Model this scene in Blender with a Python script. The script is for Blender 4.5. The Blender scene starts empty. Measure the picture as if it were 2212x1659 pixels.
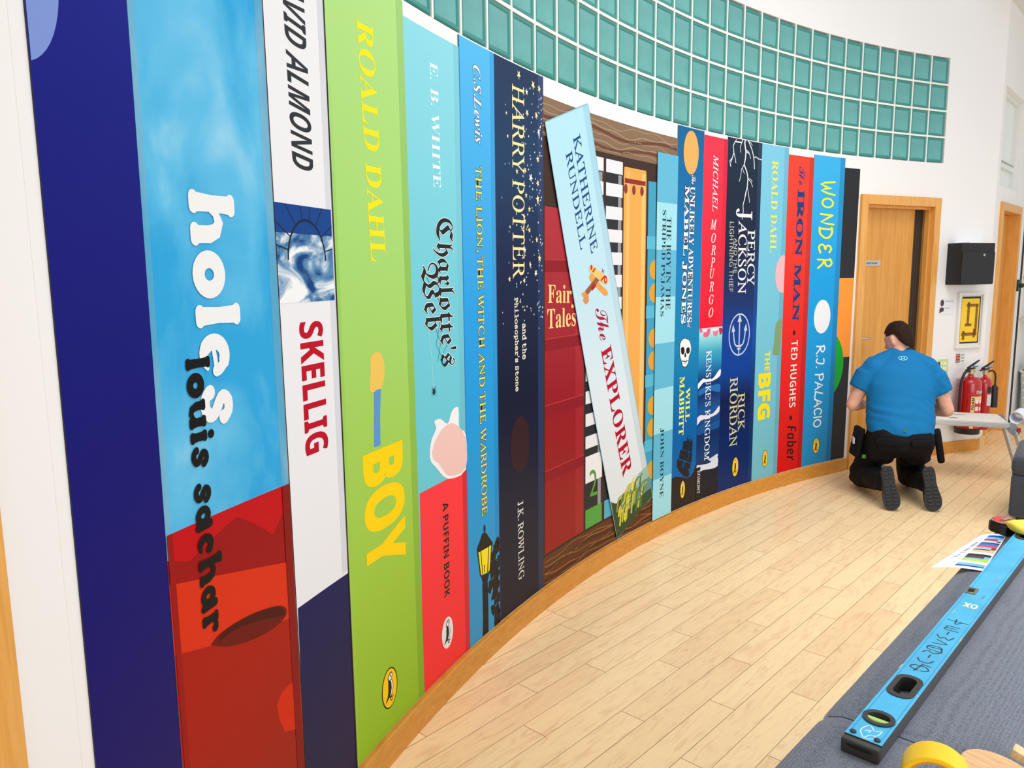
import bpy, bmesh, math, random
from mathutils import Vector, Matrix, noise
from mathutils.geometry import tessellate_polygon

random.seed(7)
scene = bpy.context.scene
COL = scene.collection
PI = math.pi

# ------------------------------------------------------------------ camera
cam = bpy.data.cameras.new('camera')
cam.sensor_fit = 'HORIZONTAL'
cam.sensor_width = 36.0
cam.lens = 1649.34 / 2212 * 36.0
cam.clip_start = 0.05
cam_ob = bpy.data.objects.new('camera', cam)
COL.objects.link(cam_ob)
_p, _r = 0.1422905, -0.0113308
_f = Vector((0, math.cos(_p), -math.sin(_p)))
_u = Vector((0, math.sin(_p), math.cos(_p)))
_x = Vector((1, 0, 0))
_right = _x * math.cos(_r) + _u * math.sin(_r)
_up = _u * math.cos(_r) - _x * math.sin(_r)
cam_ob.matrix_world = Matrix(((_right.x, _up.x, -_f.x, 0), (_right.y, _up.y, -_f.y, 0),
                              (_right.z, _up.z, -_f.z, 1.5577), (0, 0, 0, 1)))
scene.camera = cam_ob

# ------------------------------------------------------------------ world, lamps, exposure
world = bpy.data.worlds.new('daylight')
scene.world = world
world.use_nodes = True
_bg = world.node_tree.nodes['Background']
_bg.inputs[0].default_value = (0.98, 0.99, 1.0, 1)
_bg.inputs[1].default_value = 0.88

def area_light(name, loc, size, energy, target, color=(1, 1, 1), spread=180):
    d = bpy.data.lights.new(name, 'AREA')
    d.shape = 'RECTANGLE'
    d.size, d.size_y = size
    d.energy = energy
    d.color = color
    d.spread = math.radians(spread)
    o = bpy.data.objects.new(name, d)
    COL.objects.link(o)
    o.location = loc
    o.rotation_euler = (Vector(target) - Vector(loc)).to_track_quat('-Z', 'Y').to_euler()
    return o

area_light('skylight', (2.4, 2.4, 4.6), (3.2, 3.2), 80, (2.2, 3.0, 0), (1.0, 0.99, 0.97), 125)
area_light('behind_camera_fill', (3.4, -2.2, 1.8), (4.2, 3.0), 88, (2.9, 6.0, 0.7), (0.97, 0.985, 1.0), 150)  # unseen fill added behind the camera to lift the lower walls
area_light('overhead_fill', (3.0, 3.9, 4.2), (1.2, 1.2), 9, (3.1, 4.7, 0), (1.0, 0.985, 0.96), 100)  # added overhead fill that brightens the corner wall and floor by the door

vs = scene.view_settings
vs.view_transform = 'Standard'
vs.look = 'None'
vs.gamma = 1.0
vs.use_curve_mapping = False
vs.exposure = -0.15

# ------------------------------------------------------------------ geometry of the curved wall
CX, CY, RAD, A0 = 6.186879, -0.206863, 7.052942, 1.965312   # circle centre, radius, angle where the glass blocks end

def W(u, z, off=0.0):
    """Point on the curved wall: u metres along it (towards the camera), z up, off metres out into the room."""
    a = A0 + u / RAD
    return Vector((CX + (RAD - off) * math.cos(a), CY + (RAD - off) * math.sin(a), z))

def Wdir(u):
    """unit vectors at u: along the wall towards the far door, and out into the room"""
    a = A0 + u / RAD
    return Vector((math.sin(a), -math.cos(a), 0)), Vector((-math.cos(a), -math.sin(a), 0))

# ------------------------------------------------------------------ materials
def lin(c):
    c = c / 255.0
    return c / 12.92 if c <= 0.04045 else ((c + 0.055) / 1.055) ** 2.4

def rgb(c):
    return (lin(c[0]), lin(c[1]), lin(c[2]), 1.0)

MATS = {}
def mat(name, c, rough=0.5, metal=0.0, spec=0.5, bump=0.0, bscale=200.0, var=0.0, vscale=3.0, coat=0.0):
    if name in MATS:
        return MATS[name]
    m = bpy.data.materials.new(name)
    m.use_nodes = True
    nt = m.node_tree
    b = nt.nodes['Principled BSDF']
    b.inputs['Base Color'].default_value = rgb(c)
    b.inputs['Roughness'].default_value = rough
    b.inputs['Metallic'].default_value = metal
    b.inputs['Specular IOR Level'].default_value = spec
    if coat:
        b.inputs['Coat Weight'].default_value = coat
        b.inputs['Coat Roughness'].default_value = 0.1
    tc = nt.nodes.new('ShaderNodeTexCoord')
    if var:
        n = nt.nodes.new('ShaderNodeTexNoise')
        n.inputs['Scale'].default_value = vscale
        n.inputs['Detail'].default_value = 4
        nt.links.new(tc.outputs['Object'], n.inputs['Vector'])
        r = nt.nodes.new('ShaderNodeValToRGB')
        r.color_ramp.elements[0].position = 0.3
        r.color_ramp.elements[1].position = 0.7
        r.color_ramp.elements[0].color = rgb([max(0, v * (1 - var)) for v in c])
        r.color_ramp.elements[1].color = rgb([min(255, v * (1 + var)) for v in c])
        nt.links.new(n.outputs['Fac'], r.inputs['Fac'])
        nt.links.new(r.outputs['Color'], b.inputs['Base Color'])
    if bump:
        n2 = nt.nodes.new('ShaderNodeTexNoise')
        n2.inputs['Scale'].default_value = bscale
        n2.inputs['Detail'].default_value = 3
        nt.links.new(tc.outputs['Object'], n2.inputs['Vector'])
        bp = nt.nodes.new('ShaderNodeBump')
        bp.inputs['Strength'].default_value = bump
        bp.inputs['Distance'].default_value = 0.002
        nt.links.new(n2.outputs['Fac'], bp.inputs['Height'])
        nt.links.new(bp.outputs['Normal'], b.inputs['Normal'])
    MATS[name] = m
    return m

def print_mat(name, stops, rough=0.4, spec=0.12):
    """printed vinyl coloured by height; glare is painted into the paler tops of some: stops = [(z metres above the skirting base, rgb)]"""
    if name in MATS:
        return MATS[name]
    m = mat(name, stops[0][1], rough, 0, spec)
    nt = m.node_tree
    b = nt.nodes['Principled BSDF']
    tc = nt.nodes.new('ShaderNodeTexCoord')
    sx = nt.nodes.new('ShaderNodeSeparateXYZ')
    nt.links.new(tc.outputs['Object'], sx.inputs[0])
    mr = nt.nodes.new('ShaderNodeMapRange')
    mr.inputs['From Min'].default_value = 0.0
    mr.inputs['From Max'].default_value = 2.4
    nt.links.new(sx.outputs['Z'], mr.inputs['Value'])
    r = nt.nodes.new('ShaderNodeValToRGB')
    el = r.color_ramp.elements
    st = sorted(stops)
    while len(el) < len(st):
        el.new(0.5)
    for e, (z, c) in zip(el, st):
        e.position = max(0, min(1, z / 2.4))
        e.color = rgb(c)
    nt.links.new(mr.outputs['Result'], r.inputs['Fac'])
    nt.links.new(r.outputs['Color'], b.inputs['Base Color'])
    return m

def cloud_mat(name, sky, cloud, scale=(1.6, 1.6, 0.9), lo=0.5, hi=0.78, detail=6, dist=0.6, rough=0.42, mid=None):
    if name in MATS:
        return MATS[name]
    m = mat(name, sky, rough, 0, 0.12)
    nt = m.node_tree
    b = nt.nodes['Principled BSDF']
    tc = nt.nodes.new('ShaderNodeTexCoord')
    mp = nt.nodes.new('ShaderNodeMapping')
    mp.inputs['Scale'].default_value = scale
    nt.links.new(tc.outputs['Object'], mp.inputs['Vector'])
    n = nt.nodes.new('ShaderNodeTexNoise')
    n.inputs['Scale'].default_value = 2.2
    n.inputs['Detail'].default_value = detail
    n.inputs['Distortion'].default_value = dist
    nt.links.new(mp.outputs['Vector'], n.inputs['Vector'])
    r = nt.nodes.new('ShaderNodeValToRGB')
    el = r.color_ramp.elements
    el[0].position, el[0].color = lo, rgb(sky)
    el[1].position, el[1].color = hi, rgb(cloud)
    if mid:
        e = el.new((lo + hi) / 2)
        e.color = rgb(mid)
    nt.links.new(n.outputs['Fac'], r.inputs['Fac'])
    nt.links.new(r.outputs['Color'], b.inputs['Base Color'])
    return m

def wood_mat(name, light, dark, scale=(14, 14, 0.9), rough=0.38, bands=5.0, coat=0.15, rotz=0.0):
    if name in MATS:
        return MATS[name]
    m = mat(name, light, rough, 0, 0.4, coat=coat)
    nt = m.node_tree
    b = nt.nodes['Principled BSDF']
    tc = nt.nodes.new('ShaderNodeTexCoord')
    mp = nt.nodes.new('ShaderNodeMapping')
    mp.inputs['Scale'].default_value = scale
    mp.inputs['Rotation'].default_value = (0, 0, rotz)
    nt.links.new(tc.outputs['Object'], mp.inputs['Vector'])
    n = nt.nodes.new('ShaderNodeTexNoise')
    n.inputs['Scale'].default_value = bands
    n.inputs['Detail'].default_value = 6
    n.inputs['Distortion'].default_value = 0.8
    nt.links.new(mp.outputs['Vector'], n.inputs['Vector'])
    r = nt.nodes.new('ShaderNodeValToRGB')
    r.color_ramp.elements[0].position = 0.32
    r.color_ramp.elements[0].color = rgb(dark)
    r.color_ramp.elements[1].position = 0.66
    r.color_ramp.elements[1].color = rgb(light)
    nt.links.new(n.outputs['Fac'], r.inputs['Fac'])
    nt.links.new(r.outputs['Color'], b.inputs['Base Color'])
    return m

def ink(c):
    return mat('ink_%d_%d_%d' % tuple(c), c, 0.4, 0, 0.12)

# ------------------------------------------------------------------ object helpers
def tag(o, label=None, cat=None, group=None, kind=None):
    if label: o['label'] = label
    if cat: o['category'] = cat
    if group: o['group'] = group
    if kind: o['kind'] = kind
    return o

def world_loc(o):
    v = Vector((0, 0, 0))
    while o:
        v += o.location
        o = o.parent
    return v

def link_mesh(name, bm, mats, parent=None, loc=(0, 0, 0), smooth=False, local=False, auto=None):
    """bm in world coordinates (or local ones); loc = world position of the object's origin"""
    me = bpy.data.meshes.new(name)
    loc = Vector(loc)
    if parent is not None and not local:
        loc = world_loc(parent)
    if not local:
        bmesh.ops.translate(bm, vec=-loc, verts=bm.verts)
    bm.normal_update()
    bm.to_mesh(me)
    bm.free()
    for m in (mats if isinstance(mats, (list, tuple)) else [mats]):
        me.materials.append(m)
    if smooth:
        for p in me.polygons:
            p.use_smooth = True
        if auto is not None:
            me.set_sharp_from_angle(angle=math.radians(auto))
    o = bpy.data.objects.new(name, me)
    COL.objects.link(o)
    if parent is not None:
        o.parent = parent
        if local:
            o.location = loc
    else:
        o.location = loc
    return o

def empty(name, loc, rotz=0.0):
    o = bpy.data.objects.new(name, None)
    o.empty_display_size = 0.1
    COL.objects.link(o)
    o.location = loc
    o.rotation_euler = (0, 0, rotz)
    return o

def copy_tree(o, parent=None):
    c = o.copy()
    COL.objects.link(c)
    c.parent = parent
    for ch in list(o.children):
        copy_tree(ch, c)
    return c

# mesh pieces, all added to a bmesh ------------------------------------------------
def xf(vs_, M):
    return [M @ Vector(v) for v in vs_]

def add_box(bm, lo, hi, M=Matrix(), mi=0, bevel=0.0, seg=2):
    x0, y0, z0 = lo
    x1, y1, z1 = hi
    v = [bm.verts.new(M @ Vector(p)) for p in
         ((x0, y0, z0), (x1, y0, z0), (x1, y1, z0), (x0, y1, z0), (x0, y0, z1), (x1, y0, z1), (x1, y1, z1), (x0, y1, z1))]
    fs = [bm.faces.new([v[i] for i in q]) for q in
          ((0, 3, 2, 1), (4, 5, 6, 7), (0, 1, 5, 4), (1, 2, 6, 5), (2, 3, 7, 6), (3, 0, 4, 7))]
    for f in fs:
        f.material_index = mi
    if bevel:
        es = set(e for f in fs for e in f.edges)
        r = bmesh.ops.bevel(bm, geom=list(es), offset=bevel, segments=seg, affect='EDGES', profile=0.5)
        for f in r['faces']:
            f.material_index = mi
    return v

def add_lathe(bm, prof, n=24, M=Matrix(), mi=0, a0=0.0, a1=2 * PI):
    """prof = [(radius, z)], spun about z"""
    full = abs(a1 - a0 - 2 * PI) < 1e-6
    rings = []
    for r, z in prof:
        if r < 1e-6:
            rings.append([bm.verts.new(M @ Vector((0, 0, z)))])
        else:
            k = n if full else n + 1
            rings.append([bm.verts.new(M @ Vector((r * math.cos(a0 + (a1 - a0) * i / n), r * math.sin(a0 + (a1 - a0) * i / n), z))) for i in range(k)])
    for A, B in zip(rings, rings[1:]):
        m = max(len(A), len(B))
        for i in range(m if full else m - 1):
            j = (i + 1) % m
            if len(A) == 1 and len(B) == 1:
                continue
            if len(A) == 1:
                f = bm.faces.new((A[0], B[j], B[i]))
            elif len(B) == 1:
                f = bm.faces.new((A[i], A[j], B[0]))
            else:
                f = bm.faces.new((A[i], A[j], B[j], B[i]))
            f.material_index = mi

def frame_of(d):
    d = Vector(d).normalized()
    a = Vector((0, 0, 1)) if abs(d.z) < 0.9 else Vector((1, 0, 0))
    x = a.cross(d).normalized()
    return x, d.cross(x), d

def add_tube(bm, pts, rad, n=10, mi=0, caps=True, flat=1.0):
    """round bar along a polyline; rad is one radius or one per point"""
    pts = [Vector(p) for p in pts]
    rr = rad if isinstance(rad, (list, tuple)) else [rad] * len(pts)
    rings = []
    px = None
    for i, p in enumerate(pts):
        d = (pts[min(i + 1, len(pts) - 1)] - pts[max(i - 1, 0)]).normalized()
        if px is None:
            x, y, _ = frame_of(d)
        else:
            x = (px - d * px.dot(d)).normalized()
            y = d.cross(x)
        px = x
        rings.append([bm.verts.new(p + x * rr[i] * math.cos(2 * PI * k / n) + y * rr[i] * flat * math.sin(2 * PI * k / n)) for k in range(n)])
    for A, B in zip(rings, rings[1:]):
        for k in range(n):
            f = bm.faces.new((A[k], A[(k + 1) % n], B[(k + 1) % n], B[k]))
            f.material_index = mi
    if caps:
        f = bm.faces.new(list(reversed(rings[0]))); f.material_index = mi
        f = bm.faces.new(rings[-1]); f.material_index = mi

def add_capsule(bm, p0, r0, p1, r1, n=14):
    p0, p1 = Vector(p0), Vector(p1)
    x, y, d = frame_of(p1 - p0 if (p1 - p0).length > 1e-6 else (0, 0, 1))
    rings = []
    for k in range(-4, 0):
        a = PI / 2 * k / 4
        rings.append((p0 + d * r0 * math.sin(a), r0 * math.cos(a)))
    rings.append((p0, r0)); rings.append((p1, r1))
    for k in range(1, 5):
        a = PI / 2 * k / 4
        rings.append((p1 + d * r1 * math.sin(a), r1 * math.cos(a)))
    vs_ = []
    for c, r in rings:
        if r < 1e-5:
            vs_.append([bm.verts.new(c)])
        else:
            vs_.append([bm.verts.new(c + x * r * math.cos(2 * PI * i / n) + y * r * math.sin(2 * PI * i / n)) for i in range(n)])
    _bridge(bm, vs_)

def _bridge(bm, vs_):
    for A, B in zip(vs_, vs_[1:]):
        m = max(len(A), len(B))
        for i in range(m):
            j = (i + 1) % m
            if len(A) == 1:
                bm.faces.new((A[0], B[j], B[i]))
            elif len(B) == 1:
                bm.faces.new((A[i], A[j], B[0]))
            else:
                bm.faces.new((A[i], A[j], B[j], B[i]))

def add_loft(bm, secs, n=24, power=2.0):
    """secs = [(centre, xvec, yvec)]: closed loft through (super)ellipses"""
    vs_ = [[bm.verts.new(secs[0][0])]]
    for c, xv, yv in secs:
        ring = []
        for i in range(n):
            a = 2 * PI * i / n
            ca, sa = math.cos(a), math.sin(a)
            ca = math.copysign(abs(ca) ** (2 / power), ca)
            sa = math.copysign(abs(sa) ** (2 / power), sa)
            ring.append(bm.verts.new(Vector(c) + Vector(xv) * ca + Vector(yv) * sa))
        vs_.append(ring)
    vs_.append([bm.verts.new(secs[-1][0])])
    _bridge(bm, vs_)

def add_poly_prism(bm, outer, holes, z0, z1, M=Matrix(), mi=0, mi_side=None):
    """plate with holes in xy, from z0 to z1"""
    loops = [outer] + list(holes)
    tris = tessellate_polygon([[Vector((p[0], p[1], 0)) for p in l] for l in loops])
    flat = [p for l in loops for p in l]
    vt = [bm.verts.new(M @ Vector((p[0], p[1], z1))) for p in flat]
    vb = [bm.verts.new(M @ Vector((p[0], p[1], z0))) for p in flat]
    for t in tris:
        a, b, c = [Vector((flat[i][0], flat[i][1])) for i in t]
        cr = (b.x - a.x) * (c.y - a.y) - (b.y - a.y) * (c.x - a.x)
        if abs(cr) < 1e-14:
            continue
        if cr < 0:
            t = (t[0], t[2], t[1])
        f = bm.faces.new([vt[i] for i in t]); f.material_index = mi
        f = bm.faces.new([vb[i] for i in reversed(t)]); f.material_index = mi
    k = 0
    for l in loops:
        m = len(l)
        for i in range(m):
            j = (i + 1) % m
            try:
                f = bm.faces.new((vb[k + i], vb[k + j], vt[k + j], vt[k + i]))
                f.material_index = mi if mi_side is None else mi_side
            except ValueError:
                pass
        k += m

def ellipse(cx, cy, a, b, n=32, t0=0.0):
    return [(cx + a * math.cos(2 * PI * i / n + t0), cy + b * math.sin(2 * PI * i / n + t0)) for i in range(n)]

def rrect(x0, y0, x1, y1, r, n=5):
    o = []
    for cx, cy, a in ((x1 - r, y1 - r, 0), (x0 + r, y1 - r, PI / 2), (x0 + r, y0 + r, PI), (x1 - r, y0 + r, 1.5 * PI)):
        for i in range(n + 1):
            t = a + PI / 2 * i / n
            o.append((cx + r * math.cos(t), cy + r * math.sin(t)))
    return o

# ------------------------------------------------------------------ lettering
FACES = {'B': 0x1D400, 'I': 0x1D434, 'BI': 0x1D468, 'SCR': 0x1D4D0, 'FRAK': 0x1D56C, 'SANS': 0x1D5A0,
         'SB': 0x1D5D4, 'SI': 0x1D608, 'SBI': 0x1D63C, 'MONO': 0x1D670}

def glyphs(body, face):
    if face == 'R':
        face = 'I'
    if face not in FACES:
        return body
    base, out = FACES[face], ''
    for ch in body:
        if 'A' <= ch <= 'Z':
            out += chr(base + ord(ch) - 65)
        elif 'a' <= ch <= 'z':
            out += '\u210e' if (face == 'I' and ch == 'h') else chr(base + 26 + ord(ch) - 97)
        else:
            out += ch
    return out

_tc = {}
def text_mesh(body, face='B', off=0.0, res=3):
    key = (body, face, off, res)
    if key in _tc:
        return _tc[key]
    c = bpy.data.curves.new('lettering', 'FONT')
    c.body = glyphs(body, face)
    c.size = 1.0
    c.resolution_u = res
    c.offset = off
    o = bpy.data.objects.new('lettering', c)
    COL.objects.link(o)
    dg = bpy.context.evaluated_depsgraph_get()
    dg.update()
    me = bpy.data.meshes.new_from_object(o.evaluated_get(dg), depsgraph=dg)
    sh = 0.277 if face == 'R' else 0.0
    vs_ = [(v.co.x - sh * v.co.y, v.co.y) for v in me.vertices]
    fs = [tuple(p.vertices) for p in me.polygons]
    bpy.data.objects.remove(o)
    bpy.data.curves.remove(c)
    bpy.data.meshes.remove(me)
    _tc[key] = (vs_, fs)
    return vs_, fs

def bbox(vs_):
    xs = [v[0] for v in vs_]; ys = [v[1] for v in vs_]
    return min(xs), max(xs), min(ys), max(ys)

def dig(v):
    return v

# ------------------------------------------------------------------ printed art on the curved wall
LAY = 0.00022
GRID = 0.06

# left and right edges of the spines: (u at the top, u at the skirting); u grows towards the camera
EDGES = [(6.870, 6.876), (6.643, 6.662), (6.219, 6.210), (5.948, 5.946), (5.522, 5.509), (5.155, 5.162), (4.888, 4.901),
         (4.471, 4.493), (3.327, 3.326), (3.097, 3.107), (2.798, 2.810), (2.525, 2.535), (2.124, 2.119), (1.807, 1.804),
         (1.502, 1.500), (1.135, 1.140), (0.954, 0.977)]
U = [(a_ + b_) / 2 for a_, b_ in EDGES]

def UZ(u, z):
    """the spine edges are not perfectly plumb: follow the real edge at height z"""
    for m_, (t_, b_) in zip(U, EDGES):
        if abs(m_ - u) < .06:
            return u - m_ + b_ + (t_ - b_) * (z - .1) / 2.3
    return u

def clip_poly(pts, axis, val, keep_less):
    out = []
    n = len(pts)
    for i in range(n):
        a, b = pts[i], pts[(i + 1) % n]
        da = a[0] - UZ(val, a[1]) if axis == 0 else a[1] - val
        db = b[0] - UZ(val, b[1]) if axis == 0 else b[1] - val
        ia = da <= 1e-9 if keep_less else da >= -1e-9
        ib = db <= 1e-9 if keep_less else db >= -1e-9
        if ia:
            out.append(a)
        if ia != ib:
            t = da / (da - db)
            out.append((a[0] + (b[0] - a[0]) * t, a[1] + (b[1] - a[1]) * t))
    return out

class Art:
    """flat shapes drawn in wall coordinates (u, z), then wrapped on to the curved wall"""
    def __init__(s, base=0.003, clip=None):
        s.bm = bmesh.new()
        s.mats = []
        s.base = base
        s.clip = clip          # (u_low, u_high, z_low, z_high)

    def mi(s, m):
        if isinstance(m, (tuple, list)):
            m = ink(m)
        if m not in s.mats:
            s.mats.append(m)
        return s.mats.index(m)

    def poly(s, pts, m, lay=1):
        pts = [tuple(p[:2]) for p in pts]
        if s.clip:
            for ax, v, less in ((0, s.clip[0], False), (0, s.clip[1], True), (1, s.clip[2], False), (1, s.clip[3], True)):
                pts = clip_poly(pts, ax, v, less)
                if len(pts) < 3:
                    return
        k = s.mi(m)
        o = s.base + lay * LAY
        vs_ = [s.bm.verts.new((p[0], p[1], o)) for p in pts]
        if len(pts) <= 4:
            s.bm.faces.new(vs_).material_index = k
            return
        for t in tessellate_polygon([[Vector((p[0], p[1], 0)) for p in pts]]):
            a, b, c = [pts[i] for i in t]
            if abs((b[0] - a[0]) * (c[1] - a[1]) - (b[1] - a[1]) * (c[0] - a[0])) < 1e-10:
                continue
            try:
                s.bm.faces.new([vs_[i] for i in t]).material_index = k
            except ValueError:
                pass

    def rect(s, u0, u1, z0, z1, m, lay=1):
        s.poly([(UZ(u0, z0), z0), (UZ(u1, z0), z0), (UZ(u1, z1), z1), (UZ(u0, z1), z1)], m, lay)

    def ell(s, c, a, b, m, lay=1, n=28, rot=0.0):
        ca, sa = math.cos(rot), math.sin(rot)
        s.poly([(c[0] + a * math.cos(t) * ca - b * math.sin(t) * sa, c[1] + a * math.cos(t) * sa + b * math.sin(t) * ca)
                for t in [2 * PI * i / n for i in range(n)]], m, lay)

    def line(s, pts, w, m, lay=1):
        """ribbon along pts; w one width or one per point"""
        ww = w if isinstance(w, (list, tuple)) else [w] * len(pts)
        L, R = [], []
        for i, p in enumerate(pts):
            a, b = pts[max(i - 1, 0)], pts[min(i + 1, len(pts) - 1)]
            dx, dz = b[0] - a[0], b[1] - a[1]
            l = math.hypot(dx, dz) or 1
            nx, nz = -dz / l * ww[i] / 2, dx / l * ww[i] / 2
            L.append((p[0] + nx, p[1] + nz)); R.append((p[0] - nx, p[1] - nz))
        for i in range(len(pts) - 1):
            s.poly([L[i], L[i + 1], R[i + 1], R[i]], m, lay)

    def curve(s, pts, w, m, lay=1, sub=6):
        s.line(smooth_pts(pts, sub), w, m, lay)

    def text(s, body, face, A, B, C, m, lay=2, off=0.0, upright=True, outline=None, oc=(15, 15, 20), sub=None, align='L', res=3):
        """body fitted so that its box starts at A (baseline), ends at B and is as tall as A-C"""
        vs_, fs = text_mesh(body, face, off, res)
        x0, x1, y0, y1 = bbox(vs_)
        if sub:
            sx0, sx1, y0, y1 = bbox(text_mesh(sub, face, off, res)[0])
            if align == 'L':
                x1 = x0 + (sx1 - sx0)
            else:
                x0 = x1 - (sx1 - sx0)
        if upright:
            C = (C[0], A[1])
        def mp(v):
            x, y = (v[0] - x0) / (x1 - x0), (v[1] - y0) / (y1 - y0)
            return (A[0] + (B[0] - A[0]) * x + (C[0] - A[0]) * y, A[1] + (B[1] - A[1]) * x + (C[1] - A[1]) * y)
        def put(vs2, fs2, k, o):
            nv = [s.bm.verts.new((*mp(v), o)) for v in vs2]
            for f in fs2:
                try:
                    s.bm.faces.new([nv[i] for i in f]).material_index = k
                except ValueError:
                    pass
        if outline:
            v2, f2 = text_mesh(body, face, off + outline, res)
            put(v2, f2, s.mi(oc), s.base + lay * LAY)
            lay += 1
        put(vs_, fs, s.mi(m), s.base + lay * LAY)

    def build(s, name, parent=None, loc=None, sides=None):
        bm = s.bm
        bmesh.ops.remove_doubles(bm, verts=bm.verts, dist=1e-6)
        us = [v.co.x for v in bm.verts]
        if not us:
            bm.free()
            return None
        k = math.ceil(min(us) / GRID)
        while k * GRID < max(us):
            bmesh.ops.bisect_plane(bm, geom=bm.verts[:] + bm.edges[:] + bm.faces[:], dist=1e-6,
                                   plane_co=(k * GRID, 0, 0), plane_no=(1, 0, 0))
            k += 1
        if sides is not None:
            be = [e for e in bm.edges if e.is_boundary]
            r = bmesh.ops.extrude_edge_only(bm, edges=be)
            for g in r['geom']:
                if isinstance(g, bmesh.types.BMVert):
                    g.co.z = sides
        for v in bm.verts:
            v.co = W(v.co.x, v.co.y, v.co.z)
        bmesh.ops.recalc_face_normals(bm, faces=bm.faces)
        return link_mesh(name, bm, s.mats, parent, loc if loc is not None else (0, 0, 0), smooth=False)

def smooth_pts(pts, sub=6):
    """Catmull-Rom through the points"""
    out = []
    n = len(pts)
    for i in range(n - 1):
        p0, p1, p2, p3 = pts[max(i - 1, 0)], pts[i], pts[i + 1], pts[min(i + 2, n - 1)]
        for k in range(sub):
            t = k / sub
            out.append(tuple(0.5 * (2 * p1[j] + (p2[j] - p0[j]) * t + (2 * p0[j] - 5 * p1[j] + 4 * p2[j] - p3[j]) * t * t
                                    + (3 * p1[j] - p0[j] - 3 * p2[j] + p3[j]) * t ** 3) for j in range(len(p1))))
    out.append(tuple(pts[-1]))
    return out

def shade(c, k):
    return tuple(max(0, min(255, int(v * k))) for v in c)

PANELS = []
EDGE = mat('vinyl_edge', (38, 34, 38), 0.6)
def panel(u0, u1, z0, z1, m, label, group='book-spine panels along the curved wall', pts=None, base=0.0, thick=0.003, name='book_spine_panel', cat='wall panel'):
    """one printed board fixed to the wall, u0 = its left edge, u1 = its right edge (u grows to the left)"""
    a = Art(base + thick)
    if pts is None:
        pts = [(UZ(u0, z0), z0), (UZ(u1, z0), z0), (UZ(u1, z1), z1), (UZ(u0, z1), z1)]
    a.poly(pts, m, 0)
    us = [p[0] for p in pts]; zs = [p[1] for p in pts]
    a.mi(EDGE)
    o = a.build(name, None, W((min(us) + max(us)) / 2, min(zs), 0), sides=base + 0.0002)
    # edge faces (the cut side of the vinyl) take the dark material
    for p in o.data.polygons:
        n = p.normal
        cu = A0 + (min(us) + max(us)) / 2 / RAD
        if abs(n.x * math.cos(cu) + n.y * math.sin(cu)) < 0.5:
            p.material_index = 1
    tag(o, label, cat, group)
    o['_u'] = 0
    del o['_u']
    PANELS.append(o)
    return o

def bands(par, u0, u1, z0, z1, left=None, right=None, lm=None, rm=None, base=0.003):
    """the printed bevel strips down the two long edges of a spine"""
    if left:
        a = Art(base); a.rect(u0 - left, u0, z0, z1, lm, 1); a.build('edge_strip', par)
    if right:
        a = Art(base); a.rect(u1, u1 + right, z0, z1, rm, 1); a.build('edge_strip', par)

def emblem(par, c, a, b, ground, rim=(25, 22, 20), base=0.003):
    """oval badge with a standing black and white sea bird"""
    A = Art(base)
    A.ell(c, a, b, rim, 2); A.ell(c, a * .90, b * .94, ground, 3)
    def P(l):   # x right, y up in units of the oval's half axes
        return [(c[0] - x * a, c[1] + y * b) for x, y in l]
    blk, wht = (25, 22, 20), (240, 240, 240)
    body = [(-.16, .36), (.08, .42), (.3, .34), (.42, .16), (.44, -.08), (.36, -.28), (.2, -.46), (.02, -.5), (-.12, -.46), (-.3, -.52), (-.56, -.62), (-.5, -.5), (-.3, -.34), (-.2, -.1), (-.2, .12)]
    A.poly(P(body), blk, 4)
    A.poly(P([(.1, .36), (.26, .33), (.36, .14), (.37, -.08), (.28, -.28), (.1, -.42), (-.02, -.42), (.12, -.28), (.22, -.06), (.2, .18)]), wht, 5)
    head = [(-.18, .36), (-.24, .52), (-.12, .68), (.08, .76), (.26, .74), (.38, .62), (.36, .5), (.26, .44), (.14, .36)]
    A.poly(P(head), blk, 4)
    A.poly(P([(-.1, .4), (-.16, .52), (-.06, .64), (.1, .71), (.24, .69), (.31, .6), (.29, .52), (.2, .46), (.1, .39)]), wht, 5)
    A.line(P([(.12, .7), (.1, .58), (.22, .5)]), a * .05, blk, 6)
    A.line(P([(.02, .6), (.1, .62)]), a * .06, blk, 6)
    A.line(P([(.04, -.48), (.08, -.66), (.3, -.66)]), a * .09, blk, 4)
    A.line(P([(.14, -.44), (.22, -.56), (.42, -.5)]), a * .1, blk, 4)
    A.build('emblem', par)

def lettering(par, items, name='lettering', base=0.003):
    for it in items:
        a = Art(base)
        kw = it[6] if len(it) > 6 else {}
        a.text(it[0], it[1], it[2], it[3], it[4], it[5], **kw)
        a.build(name, par)

ZB, ZT = 0.1035, 2.396

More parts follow.
